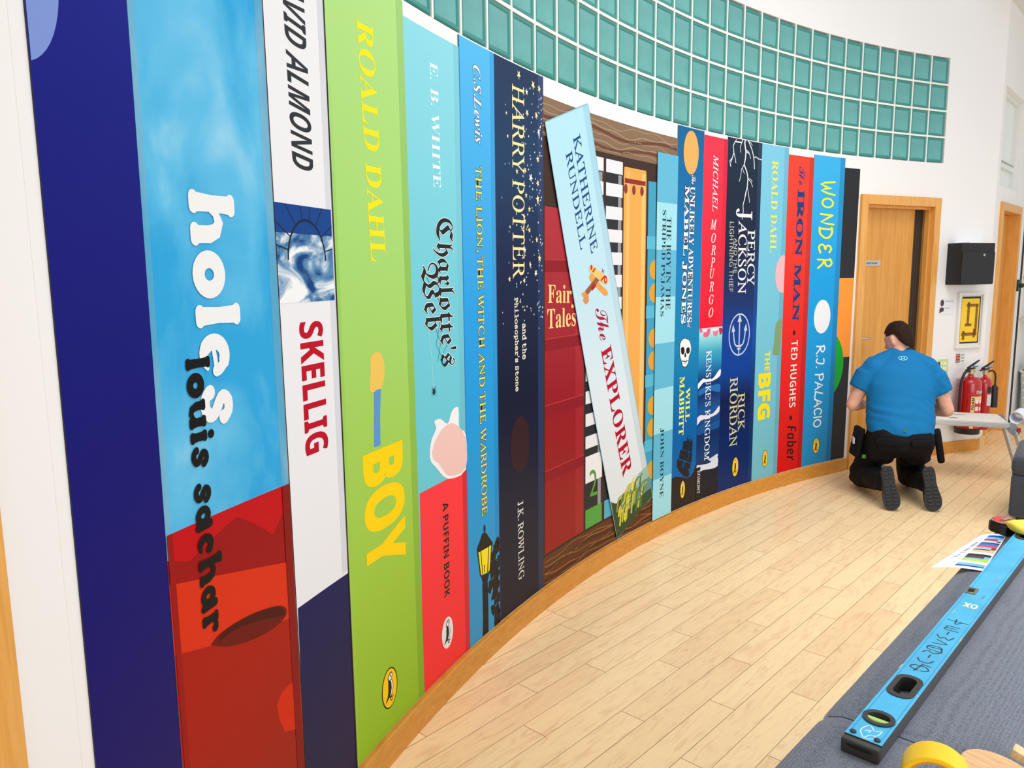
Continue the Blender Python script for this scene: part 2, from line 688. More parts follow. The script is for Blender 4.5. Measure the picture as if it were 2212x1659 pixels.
# ------------------------------------------------------------------ drawn letters: strokes in units of the x-height
def _arc(cx, cy, rx, ry, a0, a1, n=14):
    return [(cx + rx * math.cos(math.radians(a0 + (a1 - a0) * i / n)), cy + ry * math.sin(math.radians(a0 + (a1 - a0) * i / n))) for i in range(n + 1)]
def _stem(x, y0, y1, w=.34):
    return ([(x, y0 + .13), (x, (y0 + y1) / 2), (x, y1 - .13)], [w + .06, w, w + .06], 0)
def _feet(x, *ys):
    """the soft splayed ends of a stem"""
    return [([(x - .105, y), (x + .105, y)], .27, 1) for y in ys]
FAT = {   # letter: (advance, [(points, widths, round ends)])
    'h': (1.22, _feet(.28, .135, 1.315) + _feet(.93, .135) + [_stem(.28, .0, 1.45), ([(.34, .55), (.46, .80), (.66, .90), (.84, .80), (.92, .58), (.93, .3), (.93, .15)], [.16, .22, .28, .34, .37, .36, .40], 0)]),
    'o': (1.08, [(_arc(.53, .5, .315, .33, 0, 360, 28), .37, 0)]),
    'l': (.64, _feet(.31, .135, 1.315) + [_stem(.31, .0, 1.45)]),
    'e': (1.08, [(_arc(.53, .5, .315, .34, 10, 318, 24), [.26] * 4 + [.34] * 14 + [.30, .28, .24, .2, .16, .12, .1], 1), ([(.26, .47), (.6, .53), (.86, .56)], .13, 0)]),
    's': (.98, [(smooth_pts([(.80, .70), (.66, .86), (.44, .86), (.33, .70), (.46, .56), (.64, .43), (.69, .26), (.52, .13), (.30, .15), (.18, .30)], 3), .29, 1), ([(.78, .72), (.78, .7)], .32, 1), ([(.2, .27), (.2, .29)], .32, 1)]),
    'u': (1.20, _feet(.26, .865) + _feet(.92, .135, .865) + [([(.26, .87), (.265, .8), (.27, .75), (.27, .45), (.36, .2), (.55, .13), (.75, .26), (.82, .42)], [.40, .37, .36, .35, .32, .26, .2, .12], 0), _stem(.92, .0, 1.0)]),
    'i': (.64, _feet(.31, .135, .865) + [_stem(.31, .0, 1.0), ([(.33, 1.24), (.33, 1.26)], .36, 1)]),
    'a': (1.16, [(_arc(.44, .46, .26, .30, 0, 360, 24), .32, 0), ([(.84, .84), (.84, .5), (.86, .16)], [.36, .36, .36], 1)]),
    'c': (1.0, [(_arc(.53, .5, .315, .33, 50, 315, 22), [.26] * 4 + [.35] * 14 + [.26, .2, .16, .13, .1], 0), ([(.74, .72), (.745, .7)], .34, 1)]),
    'r': (.98, _feet(.28, .135, .865) + [_stem(.28, .0, 1.0), ([(.36, .6), (.5, .82), (.7, .84)], [.14, .22, .3], 0), ([(.76, .78), (.76, .77)], .36, 1)]),
}
PEN = {
    'W': (1.15, [([(.0, 1.0), (.1, .3), (.24, .0), (.42, .35), (.52, .78), (.6, .3), (.76, .02), (.95, .5), (1.05, 1.0)], .155, 1)]),
    'O': (1.0, [(_arc(.45, .48, .40, .46, 75, 430, 22), .155, 1)]),
    'N': (1.05, [([(.04, .0), (.1, .5), (.12, .95)], .155, 1), ([(.12, .95), (.4, .5), (.72, .02), (.84, .5), (.9, 1.02)], .155, 1)]),
    'D': (1.05, [([(.14, .95), (.12, .5), (.1, .0)], .155, 1), (smooth_pts([(.0, .95), (.4, .98), (.82, .75), (.86, .4), (.5, .05), (.02, .02)], 4), .155, 1)]),
    'E': (.9, [(smooth_pts([(.74, .84), (.45, .98), (.18, .84), (.22, .6), (.5, .52), (.18, .42), (.08, .2), (.32, .0), (.78, .12)], 4), .155, 1)]),
    'R': (1.0, [([(.12, .95), (.12, .5), (.06, -.05)], .155, 1), (smooth_pts([(.0, .88), (.4, 1.02), (.72, .82), (.58, .56), (.16, .48), (.5, .3), (.88, -.04)], 4), .155, 1)]),
    'J': (.85, [(smooth_pts([(.1, .95), (.4, 1.0), (.66, .92), (.6, .4), (.36, -.02), (.06, .12)], 4), .155, 1)]),
    'P': (.92, [([(.12, .95), (.12, .5), (.06, -.05)], .155, 1), (smooth_pts([(.0, .88), (.42, 1.02), (.76, .8), (.58, .52), (.16, .48)], 4), .155, 1)]),
    'A': (1.02, [([(.0, -.02), (.24, .5), (.44, 1.0), (.62, .5), (.84, .0)], .155, 1), ([(.14, .32), (.72, .36)], .14, 1)]),
    'L': (.9, [(smooth_pts([(.34, .98), (.2, .5), (.06, .04), (.3, .1), (.55, -.02), (.84, .08)], 4), .155, 1)]),
    'C': (.9, [(smooth_pts([(.76, .8), (.5, .98), (.18, .78), (.1, .4), (.3, .02), (.76, .14)], 4), .155, 1)]),
    'I': (.42, [([(.2, 1.0), (.17, .5), (.15, .0)], .155, 1)]),
    '.': (.4, [([(.14, .04), (.15, .05)], .17, 1)]),
}

def drawn_polys(body, font, space=.5):
    polys, x = [], 0.0
    for ch in body:
        if ch == ' ':
            x += space
            continue
        adv, strokes = font[ch]
        n0 = len(polys)
        for pts, w, rnd_ in strokes:
            pts = [(p[0] + x, p[1]) for p in pts]
            ww = list(w) if isinstance(w, list) else [w] * len(pts)
            while len(ww) < len(pts):
                ww.append(ww[-1])
            L, R = [], []
            closed = math.dist(pts[0], pts[-1]) < 1e-6 and len(pts) > 4
            for i, p in enumerate(pts):
                a, b = pts[max(i - 1, 0)], pts[min(i + 1, len(pts) - 1)]
                if closed and i in (0, len(pts) - 1):
                    a, b = pts[-2], pts[1]
                dx, dy = b[0] - a[0], b[1] - a[1]
                l = math.hypot(dx, dy) or 1
                nx, ny = -dy / l * ww[i] / 2, dx / l * ww[i] / 2
                L.append((p[0] + nx, p[1] + ny)); R.append((p[0] - nx, p[1] - ny))
            for i in range(len(pts) - 1):
                polys.append([L[i], L[i + 1], R[i + 1], R[i]])
            if rnd_:
                for p, r in ((pts[0], ww[0] / 2), (pts[-1], ww[len(pts) - 1] / 2)):
                    polys.append([(p[0] + r * math.cos(2 * PI * k / 14), p[1] + r * math.sin(2 * PI * k / 14)) for k in range(14)])
        polys[n0:] = [(k_ * .02, q_) for k_, q_ in enumerate(polys[n0:])]      # keep overlapping strokes a hair apart
        x += adv
    return polys, x

def drawn_text(art, body, font, A, B, C, ymax, m, lay=2):
    polys, xm = drawn_polys(body, font)
    C = (C[0], A[1])
    for dl, q in polys:
        art.poly([(A[0] + (B[0] - A[0]) * x / xm + (C[0] - A[0]) * y / ymax, A[1] + (B[1] - A[1]) * x / xm + (C[1] - A[1]) * y / ymax) for x, y in q], m, lay + dl)

# ================================================================== the room
white = mat('wall_paint', (240, 239, 239), 0.55, 0, 0.3, var=0.006, vscale=1.2)
oak = wood_mat('door_veneer', (224, 160, 70), (206, 140, 50), (9, 9, .55), .36)
oak_trim = wood_mat('frame_timber', (234, 174, 92), (220, 154, 70), (10, 10, .8), .36)
steel = mat('brushed_steel', (196, 196, 192), .3, 1.0)

# --- maple floor: one board after another, 100 mm wide, laid at 47 degrees
FD = Vector((0.6859, 0.7277, 0)); FN = Vector((0.7277, -0.6859, 0))
fm = bpy.data.materials.new('maple_boards'); fm.use_nodes = True
nt = fm.node_tree; pb = nt.nodes['Principled BSDF']
pb.inputs['Roughness'].default_value = .34; pb.inputs['Specular IOR Level'].default_value = .4
at = nt.nodes.new('ShaderNodeAttribute'); at.attribute_name = 'tone'
tc = nt.nodes.new('ShaderNodeTexCoord')
mp = nt.nodes.new('ShaderNodeMapping'); mp.inputs['Rotation'].default_value = (0, 0, -0.815)
nt.links.new(tc.outputs['Object'], mp.inputs['Vector'])
ad = nt.nodes.new('ShaderNodeVectorMath'); ad.operation = 'ADD'
nt.links.new(mp.outputs['Vector'], ad.inputs[0]); nt.links.new(at.outputs['Vector'], ad.inputs[1])
sc_ = nt.nodes.new('ShaderNodeVectorMath'); sc_.operation = 'MULTIPLY'; sc_.inputs[1].default_value = (4, 22, 4)
nt.links.new(ad.outputs[0], sc_.inputs[0])
no = nt.nodes.new('ShaderNodeTexNoise'); no.inputs['Scale'].default_value = 1.6; no.inputs['Detail'].default_value = 7; no.inputs['Distortion'].default_value = 1.6
nt.links.new(sc_.outputs[0], no.inputs['Vector'])
r1 = nt.nodes.new('ShaderNodeValToRGB')
e_ = r1.color_ramp.elements
e_[0].position = .30; e_[0].color = rgb((236, 200, 152))
e_[1].position = .62; e_[1].color = rgb((250, 219, 170))
x_ = e_.new(.46); x_.color = rgb((246, 216, 170))
nt.links.new(no.outputs['Fac'], r1.inputs['Fac'])
sp = nt.nodes.new('ShaderNodeSeparateXYZ'); nt.links.new(at.outputs['Vector'], sp.inputs[0])
r2 = nt.nodes.new('ShaderNodeValToRGB')
e_ = r2.color_ramp.elements
e_[0].position = 0; e_[0].color = (.92, .87, .82, 1); e_[1].position = 1; e_[1].color = (1, 1, .98, 1)
x_ = e_.new(.25); x_.color = (.97, .95, .92, 1)
nt.links.new(sp.outputs['X'], r2.inputs['Fac'])
mx = nt.nodes.new('ShaderNodeMix'); mx.data_type = 'RGBA'; mx.blend_type = 'MULTIPLY'; mx.inputs[0].default_value = 1.0
nt.links.new(r1.outputs['Color'], mx.inputs[6]); nt.links.new(r2.outputs['Color'], mx.inputs[7])
# pinkish heartwood streaks
n3 = nt.nodes.new('ShaderNodeTexNoise'); n3.inputs['Scale'].default_value = .9; n3.inputs['Detail'].default_value = 2
nt.links.new(sc_.outputs[0], n3.inputs['Vector'])
r3 = nt.nodes.new('ShaderNodeValToRGB'); r3.color_ramp.elements[0].position = .60; r3.color_ramp.elements[1].position = .68
nt.links.new(n3.outputs['Fac'], r3.inputs['Fac'])
m3 = nt.nodes.new('ShaderNodeMath'); m3.operation = 'MULTIPLY'; m3.inputs[1].default_value = .35
nt.links.new(r3.outputs['Color'], m3.inputs[0])
mx2 = nt.nodes.new('ShaderNodeMix'); mx2.data_type = 'RGBA'
nt.links.new(m3.outputs[0], mx2.inputs[0]); nt.links.new(mx.outputs[2], mx2.inputs[6]); mx2.inputs[7].default_value = rgb((224, 172, 130))
nt.links.new(mx2.outputs[2], pb.inputs['Base Color'])
seam = mat('board_seam', (146, 104, 62), .8)

bm = bmesh.new()
tone = bm.faces.layers.float_vector.new('tone')
PH = {-.975: 2.226, -1.075: 2.647, -1.175: 2.994, -1.275: 3.365, -1.375: 2.732, -1.475: 3.087, -1.575: 3.49, -1.675: 3.756, -1.775: 3.268, -1.875: 3.944, -1.975: 2.513}
rnd = random.Random(21)
z_ = -.0016
for a_, b_ in ((-4.6, 2.2),):
    v = [bm.verts.new(FD * s + FN * n + Vector((0, 0, z_))) for s, n in ((-2.4, a_), (9.6, a_), (9.6, b_), (-2.4, b_))]
    f = bm.faces.new(v); f.material_index = 1
for k in range(-31, 37):
    n0 = -1.475 + .1 * k
    ph = PH.get(round(n0, 3), rnd.random() * .97)
    j = ph - .97 * math.ceil((ph + 2.4) / .97)
    g = .0006 if rnd.random() < .5 else .0009
    while j < 9.6:
        s0, s1 = max(j, -2.4) + .0009, min(j + .97, 9.6) - .0009
        if s1 - s0 > .02:
            v = [bm.verts.new(FD * s + FN * n) for s, n in ((s0, n0 + g), (s0, n0 + .1 - g), (s1, n0 + .1 - g), (s1, n0 + g))]
            f = bm.faces.new(v)
            f[tone] = (rnd.random(), rnd.random() * 7, rnd.random() * 7)
        j += .97
bmesh.ops.recalc_face_normals(bm, faces=bm.faces)
for f in bm.faces:
    if f.normal.z < 0: f.normal_flip()
floor_ob = link_mesh('floor', bm, [fm, seam]); tag(floor_ob, 'pale maple strip floor laid diagonally', None, None, 'structure')

# --- curved wall with openings for the glass blocks and two doors
UC = -0.613                      # where the curve ends in a corner
def grid_wall(us, zs, holes, off=0.0):
    bm_ = bmesh.new(); vv = {}
    def V(i, j):
        if (i, j) not in vv:
            vv[(i, j)] = bm_.verts.new(W(us[i], zs[j], off))
        return vv[(i, j)]
    for i in range(len(us) - 1):
        for j in range(len(zs) - 1):
            um, zm = (us[i] + us[i + 1]) / 2, (zs[j] + zs[j + 1]) / 2
            if any(h[0] < um < h[1] and h[2] < zm < h[3] for h in holes):
                continue
            bm_.faces.new((V(i, j), V(i, j + 1), V(i + 1, j + 1), V(i + 1, j)))
    return bm_
GP = 0.027947 * RAD              # pitch of the glass blocks along the wall
GROWS, GCOLS = 4, 30
G0, G1 = -.004, GCOLS * GP
ZG = 2.4022                      # underside of the glass
holes = [(G0, G1, ZG, ZG + .2 * GROWS + .004), (.07, .88, -1, 2.09), (7.08, 7.9, -1, 2.09)]
us = sorted(set([round(UC + i * .06, 4) for i in range(int((9.2 - UC) / .06) + 1)] + [G0, G1, .07, .88, 7.08, 7.9]))
us = [u for i, u in enumerate(us) if i == 0 or u - us[i - 1] > 1e-4]
bm = grid_wall(us, [0, 2.09, ZG, ZG + .2 * GROWS + .004, 4.4], holes)
wall_left = link_mesh('wall_left', bm, white)
sol = wall_left.modifiers.new('thickness', 'SOLIDIFY'); sol.thickness = .16; sol.offset = -1
tag(wall_left, 'curved white painted wall', None, None, 'structure')

# --- glass blocks
teal = mat('block_glass', (86, 162, 160), .10, 0, .5, var=.07, vscale=5.0, coat=.3)
teal_rim = mat('block_glass_edge', (46, 136, 128), .12, 0, .5)
mortar_m = mat('block_mortar', (240, 240, 236), .6)
win = empty('window_1', W(G1 / 2, ZG)); tag(win, 'long curved window of teal glass blocks', None, None, 'structure')
bm = bmesh.new()
mj = .0058
def arc_bar(u0, u1, z0, z1, off0, off1):
    n = max(1, int(abs(u1 - u0) / .06))
    ring = None
    for i in range(n + 1):
        u = u0 + (u1 - u0) * i / n
        r_ = [bm.verts.new(W(u, z0, off0)), bm.verts.new(W(u, z1, off0)), bm.verts.new(W(u, z1, off1)), bm.verts.new(W(u, z0, off1))]
        if ring:
            for k in range(4):
                bm.faces.new((ring[k], ring[(k + 1) % 4], r_[(k + 1) % 4], r_[k]))
        else:
            bm.faces.new(r_)
        ring = r_
    bm.faces.new(ring)
for j in range(1, GROWS):
    arc_bar(G0, G1, ZG + .2 * j - .0068, ZG + .2 * j + .0068, -.06, 0.0)
for i in range(1, GCOLS):
    arc_bar(i * GP - mj, i * GP + mj, ZG, ZG + .2 * GROWS + .004, -.06, -.0004)
bmesh.ops.recalc_face_normals(bm, faces=bm.faces)
link_mesh('mortar', bm, mortar_m, win)

def block_mesh():
    """one block, face towards +y, centred on its face"""
    b_ = bmesh.new()
    hx, hz = GP / 2 - mj - .0005, .1 - .0068 - .0005
    prof = [(0, -.05), (0, -.004), (.004, 0), (.014, 0), (.020, -.0035)]
    rings = []
    for ins, y in prof:
        rings.append([b_.verts.new((x * (hx - ins), y, z * (hz - ins))) for x, z in ((-1, -1), (1, -1), (1, 1), (-1, 1))])
    for q, (A_, B_) in enumerate(zip(rings, rings[1:])):
        for k in range(4):
            f = b_.faces.new((A_[k], A_[(k + 1) % 4], B_[(k + 1) % 4], B_[k])); f.material_index = 1
    # the softly domed, slightly rippled face
    N = 6
    hx2, hz2 = hx - .020, hz - .020
    gv = [[b_.verts.new((-hx2 + 2 * hx2 * i / N, -.0035 + .0022 * math.sin(PI * i / N) * math.sin(PI * j / N), -hz2 + 2 * hz2 * j / N)) for j in range(N + 1)] for i in range(N + 1)]
    for i in range(N):
        for j in range(N):
            f = b_.faces.new((gv[i][j], gv[i][j + 1], gv[i + 1][j + 1], gv[i + 1][j])); f.smooth = True
    bmesh.ops.recalc_face_normals(b_, faces=b_.faces)
    me = bpy.data.meshes.new('glass_block'); b_.to_mesh(me); b_.free()
    me.materials.append(teal); me.materials.append(teal_rim)
    return me
blk_me = block_mesh()
VIS = [29, 28, 23, 19]            # columns that the photograph shows in each row, counted from the far end
rest = bmesh.new()
for j in range(GROWS):
    for i in range(GCOLS):
        u = (i + .5) * GP
        t_, n_ = Wdir(u)
        loc = W(u, ZG + .1 + .2 * j, -.003)
        ang = math.atan2(n_.y, n_.x) - PI / 2
        if i < VIS[j]:
            o = bpy.data.objects.new('glass_block', blk_me); COL.objects.link(o)
            o.parent = win
            o.location = loc - win.location
            o.rotation_euler = (0, 0, ang)
        else:
            tmp = bmesh.new(); tmp.from_mesh(blk_me)
            bmesh.ops.transform(tmp, matrix=Matrix.Translation(loc) @ Matrix.Rotation(ang, 4, 'Z'), verts=tmp.verts)
            me_ = bpy.data.meshes.new('t'); tmp.to_mesh(me_); tmp.free()
            rest.from_mesh(me_); bpy.data.meshes.remove(me_)
o = link_mesh('glass_block', rest, [teal, teal_rim], win); tag(o, kind='stuff')

# --- skirting along the curve
def skirt_curve(name, u0, u1, label):
    bm_ = bmesh.new()
    prof = [(0.0, .0985), (.017, .0985), (.020, .0955), (.020, 0.0005), (0.0, 0.0005)]
    n = max(2, int(abs(u1 - u0) / .06)); prev = None
    for i in range(n + 1):
        u = u0 + (u1 - u0) * i / n
        r_ = [bm_.verts.new(W(u, z, o_)) for o_, z in prof]
        if prev:
            for k in range(5):
                bm_.faces.new((prev[k], prev[(k + 1) % 5], r_[(k + 1) % 5], r_[k]))
        else:
            bm_.faces.new(r_)
        prev = r_
    bm_.faces.new(prev)
    bmesh.ops.recalc_face_normals(bm_, faces=bm_.faces)
    return tag(link_mesh(name, bm_, wood_mat('skirting_timber', (216, 150, 58), (200, 132, 40), (3, 3, 12), .36)), label, None, None, 'structure')
skirt_curve('baseboard_left', .955, 7.03, 'honey timber skirting under the printed spines')
skirt_curve('baseboard_back', UC + .02, .0, 'honey timber skirting under the extinguishers')

# --- doors
def door(name, ua, ub, z_top, leaf_depth, label, guard=False, plate=None, handle=None):
    """timber door set across the chord from ua (left) to ub"""
    A_, B_ = W(ua, 0), W(ub, 0)
    c = (A_ + B_) / 2
    w = (B_ - A_).length
    xd = (B_ - A_).normalized()
    root = empty(name, c, math.atan2(xd.y, xd.x))
    tag(root, label, None, None, 'structure')
    h = w / 2
    # local: x to the right, y into the wall (away from the room)
    b_ = bmesh.new()
    fw, pr = .072, -.022
    add_box(b_, (-h, pr, 0), (-h + fw, .13, z_top), bevel=.002)
    add_box(b_, (h - fw, pr, 0), (h, .13, z_top), bevel=.002)
    add_box(b_, (-h + fw, pr, z_top - fw), (h - fw, .13, z_top), bevel=.002)
    add_box(b_, (-h + fw, .02, 0), (-h + fw + .014, .06, z_top - fw), bevel=.001)
    add_box(b_, (h - fw - .014, .02, 0), (h - fw, .06, z_top - fw), bevel=.001)
    add_box(b_, (-h + fw + .014, .02, z_top - fw - .02), (h - fw - .014, .06, z_top - fw), bevel=.001)
    link_mesh('door_frame', b_, oak_trim, root, local=True)
    b_ = bmesh.new()
    x1 = h - fw - .002 if not guard else h - fw - .115
    add_box(b_, (-h + fw + .003, leaf_depth, .006), (x1, leaf_depth + .044, z_top - fw - .003), bevel=.0015)
    link_mesh('door_leaf', b_, oak, root, local=True)
    if guard:
        b_ = bmesh.new(); n = 8
        for k in range(n):
            xa = x1 + .002 + (h - fw - .002 - x1 - .002) * k / n
            xb = x1 + .002 + (h - fw - .002 - x1 - .002) * (k + 1) / n
            add_box(b_, (xa, leaf_depth + .004 + .004 * (k % 2), .006), (xb, leaf_depth + .02, z_top - fw - .003))
        link_mesh('finger_guard', b_, mat('guard_rubber', (62, 50, 42), .6), root, local=True)
    if handle:
        hx, hz = handle
        b_ = bmesh.new()
        add_box(b_, (hx - .022, leaf_depth - .007, hz - .08), (hx + .022, leaf_depth, hz + .08), bevel=.004)
        add_tube(b_, [(hx, leaf_depth - .005, hz + .03), (hx, leaf_depth - .05, hz + .03), (hx + .012, leaf_depth - .058, hz + .03), (hx + .115, leaf_depth - .058, hz + .03)], .0095, 12)
        link_mesh('door_handle', b_, steel, root, local=True, smooth=True, auto=40)
    if plate:
        px_, pz_ = plate
        b_ = bmesh.new()
        add_box(b_, (px_ - .10, leaf_depth - .005, pz_ - .022), (px_ + .10, leaf_depth, pz_ + .022), bevel=.002)
        s_ = link_mesh('name_plate', b_, mat('plate_aluminium', (206, 204, 200), .4, .7), root, local=True)
        vs_, fs = text_mesh('HEADTEACHER', 'SANS', .008)
        x0, x1_, y0, y1 = bbox(vs_)
        b_ = bmesh.new()
        nv = [b_.verts.new((-.062 + .124 * (v[0] - x0) / (x1_ - x0), 0, -.008 + .016 * (v[1] - y0) / (y1 - y0))) for v in vs_]
        for f in fs:
            b_.faces.new([nv[i] for i in f])
        l_ = link_mesh('lettering', b_, ink((40, 38, 40)), s_, loc=(px_, leaf_depth - .0056, pz_), local=True)
    return root
d1 = door('door_1', .935, .012, 2.128, .075, 'honey veneer door with a small name plate and dark hinge guard', True, (-.205, 1.615), (-.355, 1.0))
d3 = door('door_3', 7.95, 7.027, 2.128, .05, 'honey timber door frame at the near end of the wall')

# --- the wall that turns away at the corner, with a second door
C0 = W(UC, 0)
WD = Vector((.672, .740, 0)).normalized(); WN = Vector((WD.y, -WD.x, 0))     # along, out into the room
def W2(t, z, off=0.0):
    p_ = C0 + WD * t + WN * off
    return Vector((p_.x, p_.y, z))
def slab(bm_, t0, t1, z0, z1, o0, o1, mi=0):
    v = [bm_.verts.new(W2(t, z, o)) for t, z, o in ((t0, z0, o0), (t1, z0, o0), (t1, z1, o0), (t0, z1, o0), (t0, z0, o1), (t1, z0, o1), (t1, z1, o1), (t0, z1, o1))]
    for q in ((0, 1, 2, 3), (7, 6, 5, 4), (0, 4, 5, 1), (1, 5, 6, 2), (2, 6, 7, 3), (3, 7, 4, 0)):
        bm_.faces.new([v[i] for i in q]).material_index = mi
D20, D21 = .205, 1.118
T_END = 1.40
bm = bmesh.new()
slab(bm, 0, D20 + .05, 0, 2.26, -.16, 0); slab(bm, D21 - .05, T_END, 0, 2.26, -.16, 0); slab(bm, D20 + .05, D21 - .05, 2.09, 2.26, -.16, 0)
slab(bm, 0, .10, 2.26, 3.06, -.16, 0); slab(bm, 1.02, T_END, 2.26, 3.06, -.16, 0); slab(bm, 0, T_END, 3.06, 3.72, -.16, 0)
slab(bm, T_END, 3.2, 0, 3.72, -.16, 0)
bmesh.ops.recalc_face_normals(bm, faces=bm.faces)
tag(link_mesh('wall_right', bm, white), 'white wall turning away beyond the corner', None, None, 'structure')
# frosted high window
w2 = empty('window_2', W2(.56, 2.26)); tag(w2, 'frosted high window above the far door', None, None, 'structure')
bm = bmesh.new(); slab(bm, .10, 1.02, 2.26, 3.06, -.10, -.085); link_mesh('pane', bm, mat('frosted_glass', (236, 244, 242), .3), w2)
bm = bmesh.new()
for q in ((.10, 1.02, 2.26, 2.29), (.10, 1.02, 3.03, 3.06), (.10, .13, 2.29, 3.03), (.99, 1.02, 2.29, 3.03), (.13, .99, 2.44, 2.48), (.13, .99, 2.50, 2.505)):
    slab(bm, *q, -.086, -.055)
bmesh.ops.recalc_face_normals(bm, faces=bm.faces)
link_mesh('window_frame', bm, mat('window_white', (232, 233, 230), .5), w2)
# skirting at the return
bm = bmesh.new(); slab(bm, .0, D20, .0005, .0985, 0, .02); bmesh.ops.recalc_face_normals(bm, faces=bm.faces)
tag(link_mesh('baseboard_right', bm, wood_mat('skirting_timber_pale', (240, 196, 130), (226, 176, 104), (3, 3, 12), .36)), 'pale timber skirting by the far door', None, None, 'structure')
# second door
r2_ = empty('door_2', W2((D20 + D21) / 2, 0), math.atan2(WD.y, WD.x)); tag(r2_, 'far honey timber door seen edge-on', None, None, 'structure')
h = (D21 - D20) / 2
b_ = bmesh.new(); fw = .07
add_box(b_, (-h, -.022, 0), (-h + fw, .13, 2.128), bevel=.002); add_box(b_, (h - fw, -.022, 0), (h, .13, 2.128), bevel=.002); add_box(b_, (-h + fw, -.022, 2.128 - fw), (h - fw, .13, 2.128), bevel=.002)
link_mesh('door_frame', b_, oak_trim, r2_, local=True)
b_ = bmesh.new(); add_box(b_, (-h + fw + .002, .08, .006), (h - fw - .002, .124, 2.128 - fw - .004), bevel=.0015)
link_mesh('door_leaf', b_, oak, r2_, local=True)
# --- ceiling over the corner
bm = bmesh.new()
cp = [W2(-.35, 3.71, .0), W2(3.2, 3.71, -.16), W2(3.2, 3.71, 1.6), W2(.2, 3.71, 1.1)]
cv = [bm.verts.new(p_) for p_ in cp] + [bm.verts.new(p_ + Vector((0, 0, .12))) for p_ in cp]
for q in ((3, 2, 1, 0), (4, 5, 6, 7), (0, 1, 5, 4), (1, 2, 6, 5), (2, 3, 7, 6), (3, 0, 4, 7)):
    bm.faces.new([cv[i] for i in q])
tag(link_mesh('ceiling', bm, mat('ceiling_paint', (226, 225, 220), .7)), 'off-white ceiling beyond the corner', None, None, 'structure')
# shallow bay past the far door
bm = bmesh.new()
slab(bm, 2.42, 2.50, 0, 3.72, .001, .9)
bmesh.ops.recalc_face_normals(bm, faces=bm.faces)
tag(link_mesh('wall_back', bm, mat('bay_paint', (206, 222, 216), .6)), 'pale green end wall of the bay past the far door', None, None, 'structure')
bm = bmesh.new(); slab(bm, T_END, T_END + .03, 0, 2.35, -.03, .012)
tag(link_mesh('trim_1', bm, mat('black_trim', (34, 34, 36), .5)), 'black edge trim of the bay', None, None, 'structure')

# plaster bead between the navy panel and the near door
bm = bmesh.new()
def bead(u0, u1, off):
    v = [bm.verts.new(W(u, z, o)) for u, z, o in ((u0, 0, 0), (u1, 0, 0), (u1, 4.3, 0), (u0, 4.3, 0), (u0, 0, off), (u1, 0, off), (u1, 4.3, off), (u0, 4.3, off))]
    for q in ((0, 3, 2, 1), (4, 5, 6, 7), (0, 1, 5, 4), (1, 2, 6, 5), (2, 3, 7, 6), (3, 0, 4, 7)):
        bm.faces.new([v[i] for i in q])
bead(6.882, 6.902, .0012)
bmesh.ops.recalc_face_normals(bm, faces=bm.faces)
tag(link_mesh('trim_2', bm, white), 'white plaster bead beside the navy panel', None, None, 'structure')

# ================================================================== the printed spines, nearest first
# --- navy
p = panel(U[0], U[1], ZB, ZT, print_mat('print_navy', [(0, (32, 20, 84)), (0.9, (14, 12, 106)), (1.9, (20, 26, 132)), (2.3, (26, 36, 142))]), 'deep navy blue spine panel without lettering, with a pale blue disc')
a = Art(clip=(U[1], U[0] - .002, ZB, ZT))
_c1, _c2, _c3 = (6.8012, 1.9937), (6.819, 1.9457), (6.8697, 1.8806)
a.ell((U[0] + .02, _c1[1] + .03), U[0] + .02 - _c1[0], (_c1[1] + .03 - _c3[1]) * 1.0, (124, 148, 214), 1, 48)
a.build('disc', p)

# --- sky and red hills
sky = cloud_mat('print_sky', (44, 164, 222), (176, 220, 242), (1.5, 1.5, .9), .44, .74, mid=(96, 190, 232))
p = panel(U[1], U[2], ZB, ZT, sky, 'sky blue spine panel with clouds, red hills and fat white lettering')
skyd = cloud_mat('print_sky_edge', (84, 164, 204), (150, 196, 216), (1.5, 1.5, .9), .44, .74)
a = Art(clip=(U[2], U[1], ZB, ZT))
a.poly([(6.6668, 1.0647), (6.1918, 1.0491), (6.1851, 0.8026), (6.6739, 0.9209)], (192, 4, 22), 1)
a.poly([(6.668, 1.0197), (6.5893, 0.9898), (6.5386, 1.0029), (6.4902, 1.0167), (6.4227, 1.0303), (6.3648, 0.9965), (6.2915, 0.9449), (6.2686, 0.9606), (6.2487, 0.9824), (6.1903, 0.9752), (6.1834, 0.7267), (6.6711, 0.9101)], (152, 10, 16), 2)
a.build('hills', p)
a = Art(clip=(U[2], U[1], ZB, ZT))
a.poly([(6.6711, 0.9696), (6.1941, 0.8432), (6.1757, 0.57), (6.6822, 0.7527)], (214, 48, 18), 3)
_d = [(6.6805, 0.8279), (6.5436, 0.7844), (6.4169, 0.7473), (6.1755, 0.6942)]
a.poly(_d + [(U[2] - .03, 0.05), (U[1] + .03, 0.05)], print_mat('print_rust', [(0, (150, 28, 18)), (.6, (166, 26, 14))]), 4)
a.poly([(6.317, 0.5184), (6.2929, 0.5391), (6.2599, 0.5406), (6.2018, 0.5243), (6.2075, 0.39), (6.291, 0.431), (6.3109, 0.478)], (206, 40, 12), 5)
a.build('ground', p)
a = Art()
a.poly(smooth_pts([(6.5434, 0.7864), (6.5136, 0.796), (6.4555, 0.7955), (6.3769, 0.7853), (6.2876, 0.7621), (6.2537, 0.7376), (6.2676, 0.7195), (6.3272, 0.716), (6.4096, 0.7302), (6.4852, 0.7542), (6.5434, 0.7864)], 4)[:-1], (106, 16, 12), 6)
a.poly(smooth_pts([(6.5154, 0.7799), (6.4655, 0.7816), (6.379, 0.7635), (6.2747, 0.73), (6.2624, 0.7317), (6.2878, 0.7598), (6.3771, 0.7831), (6.4557, 0.7934), (6.5075, 0.7931), (6.5154, 0.7799)], 4)[:-1], (72, 12, 12), 7)
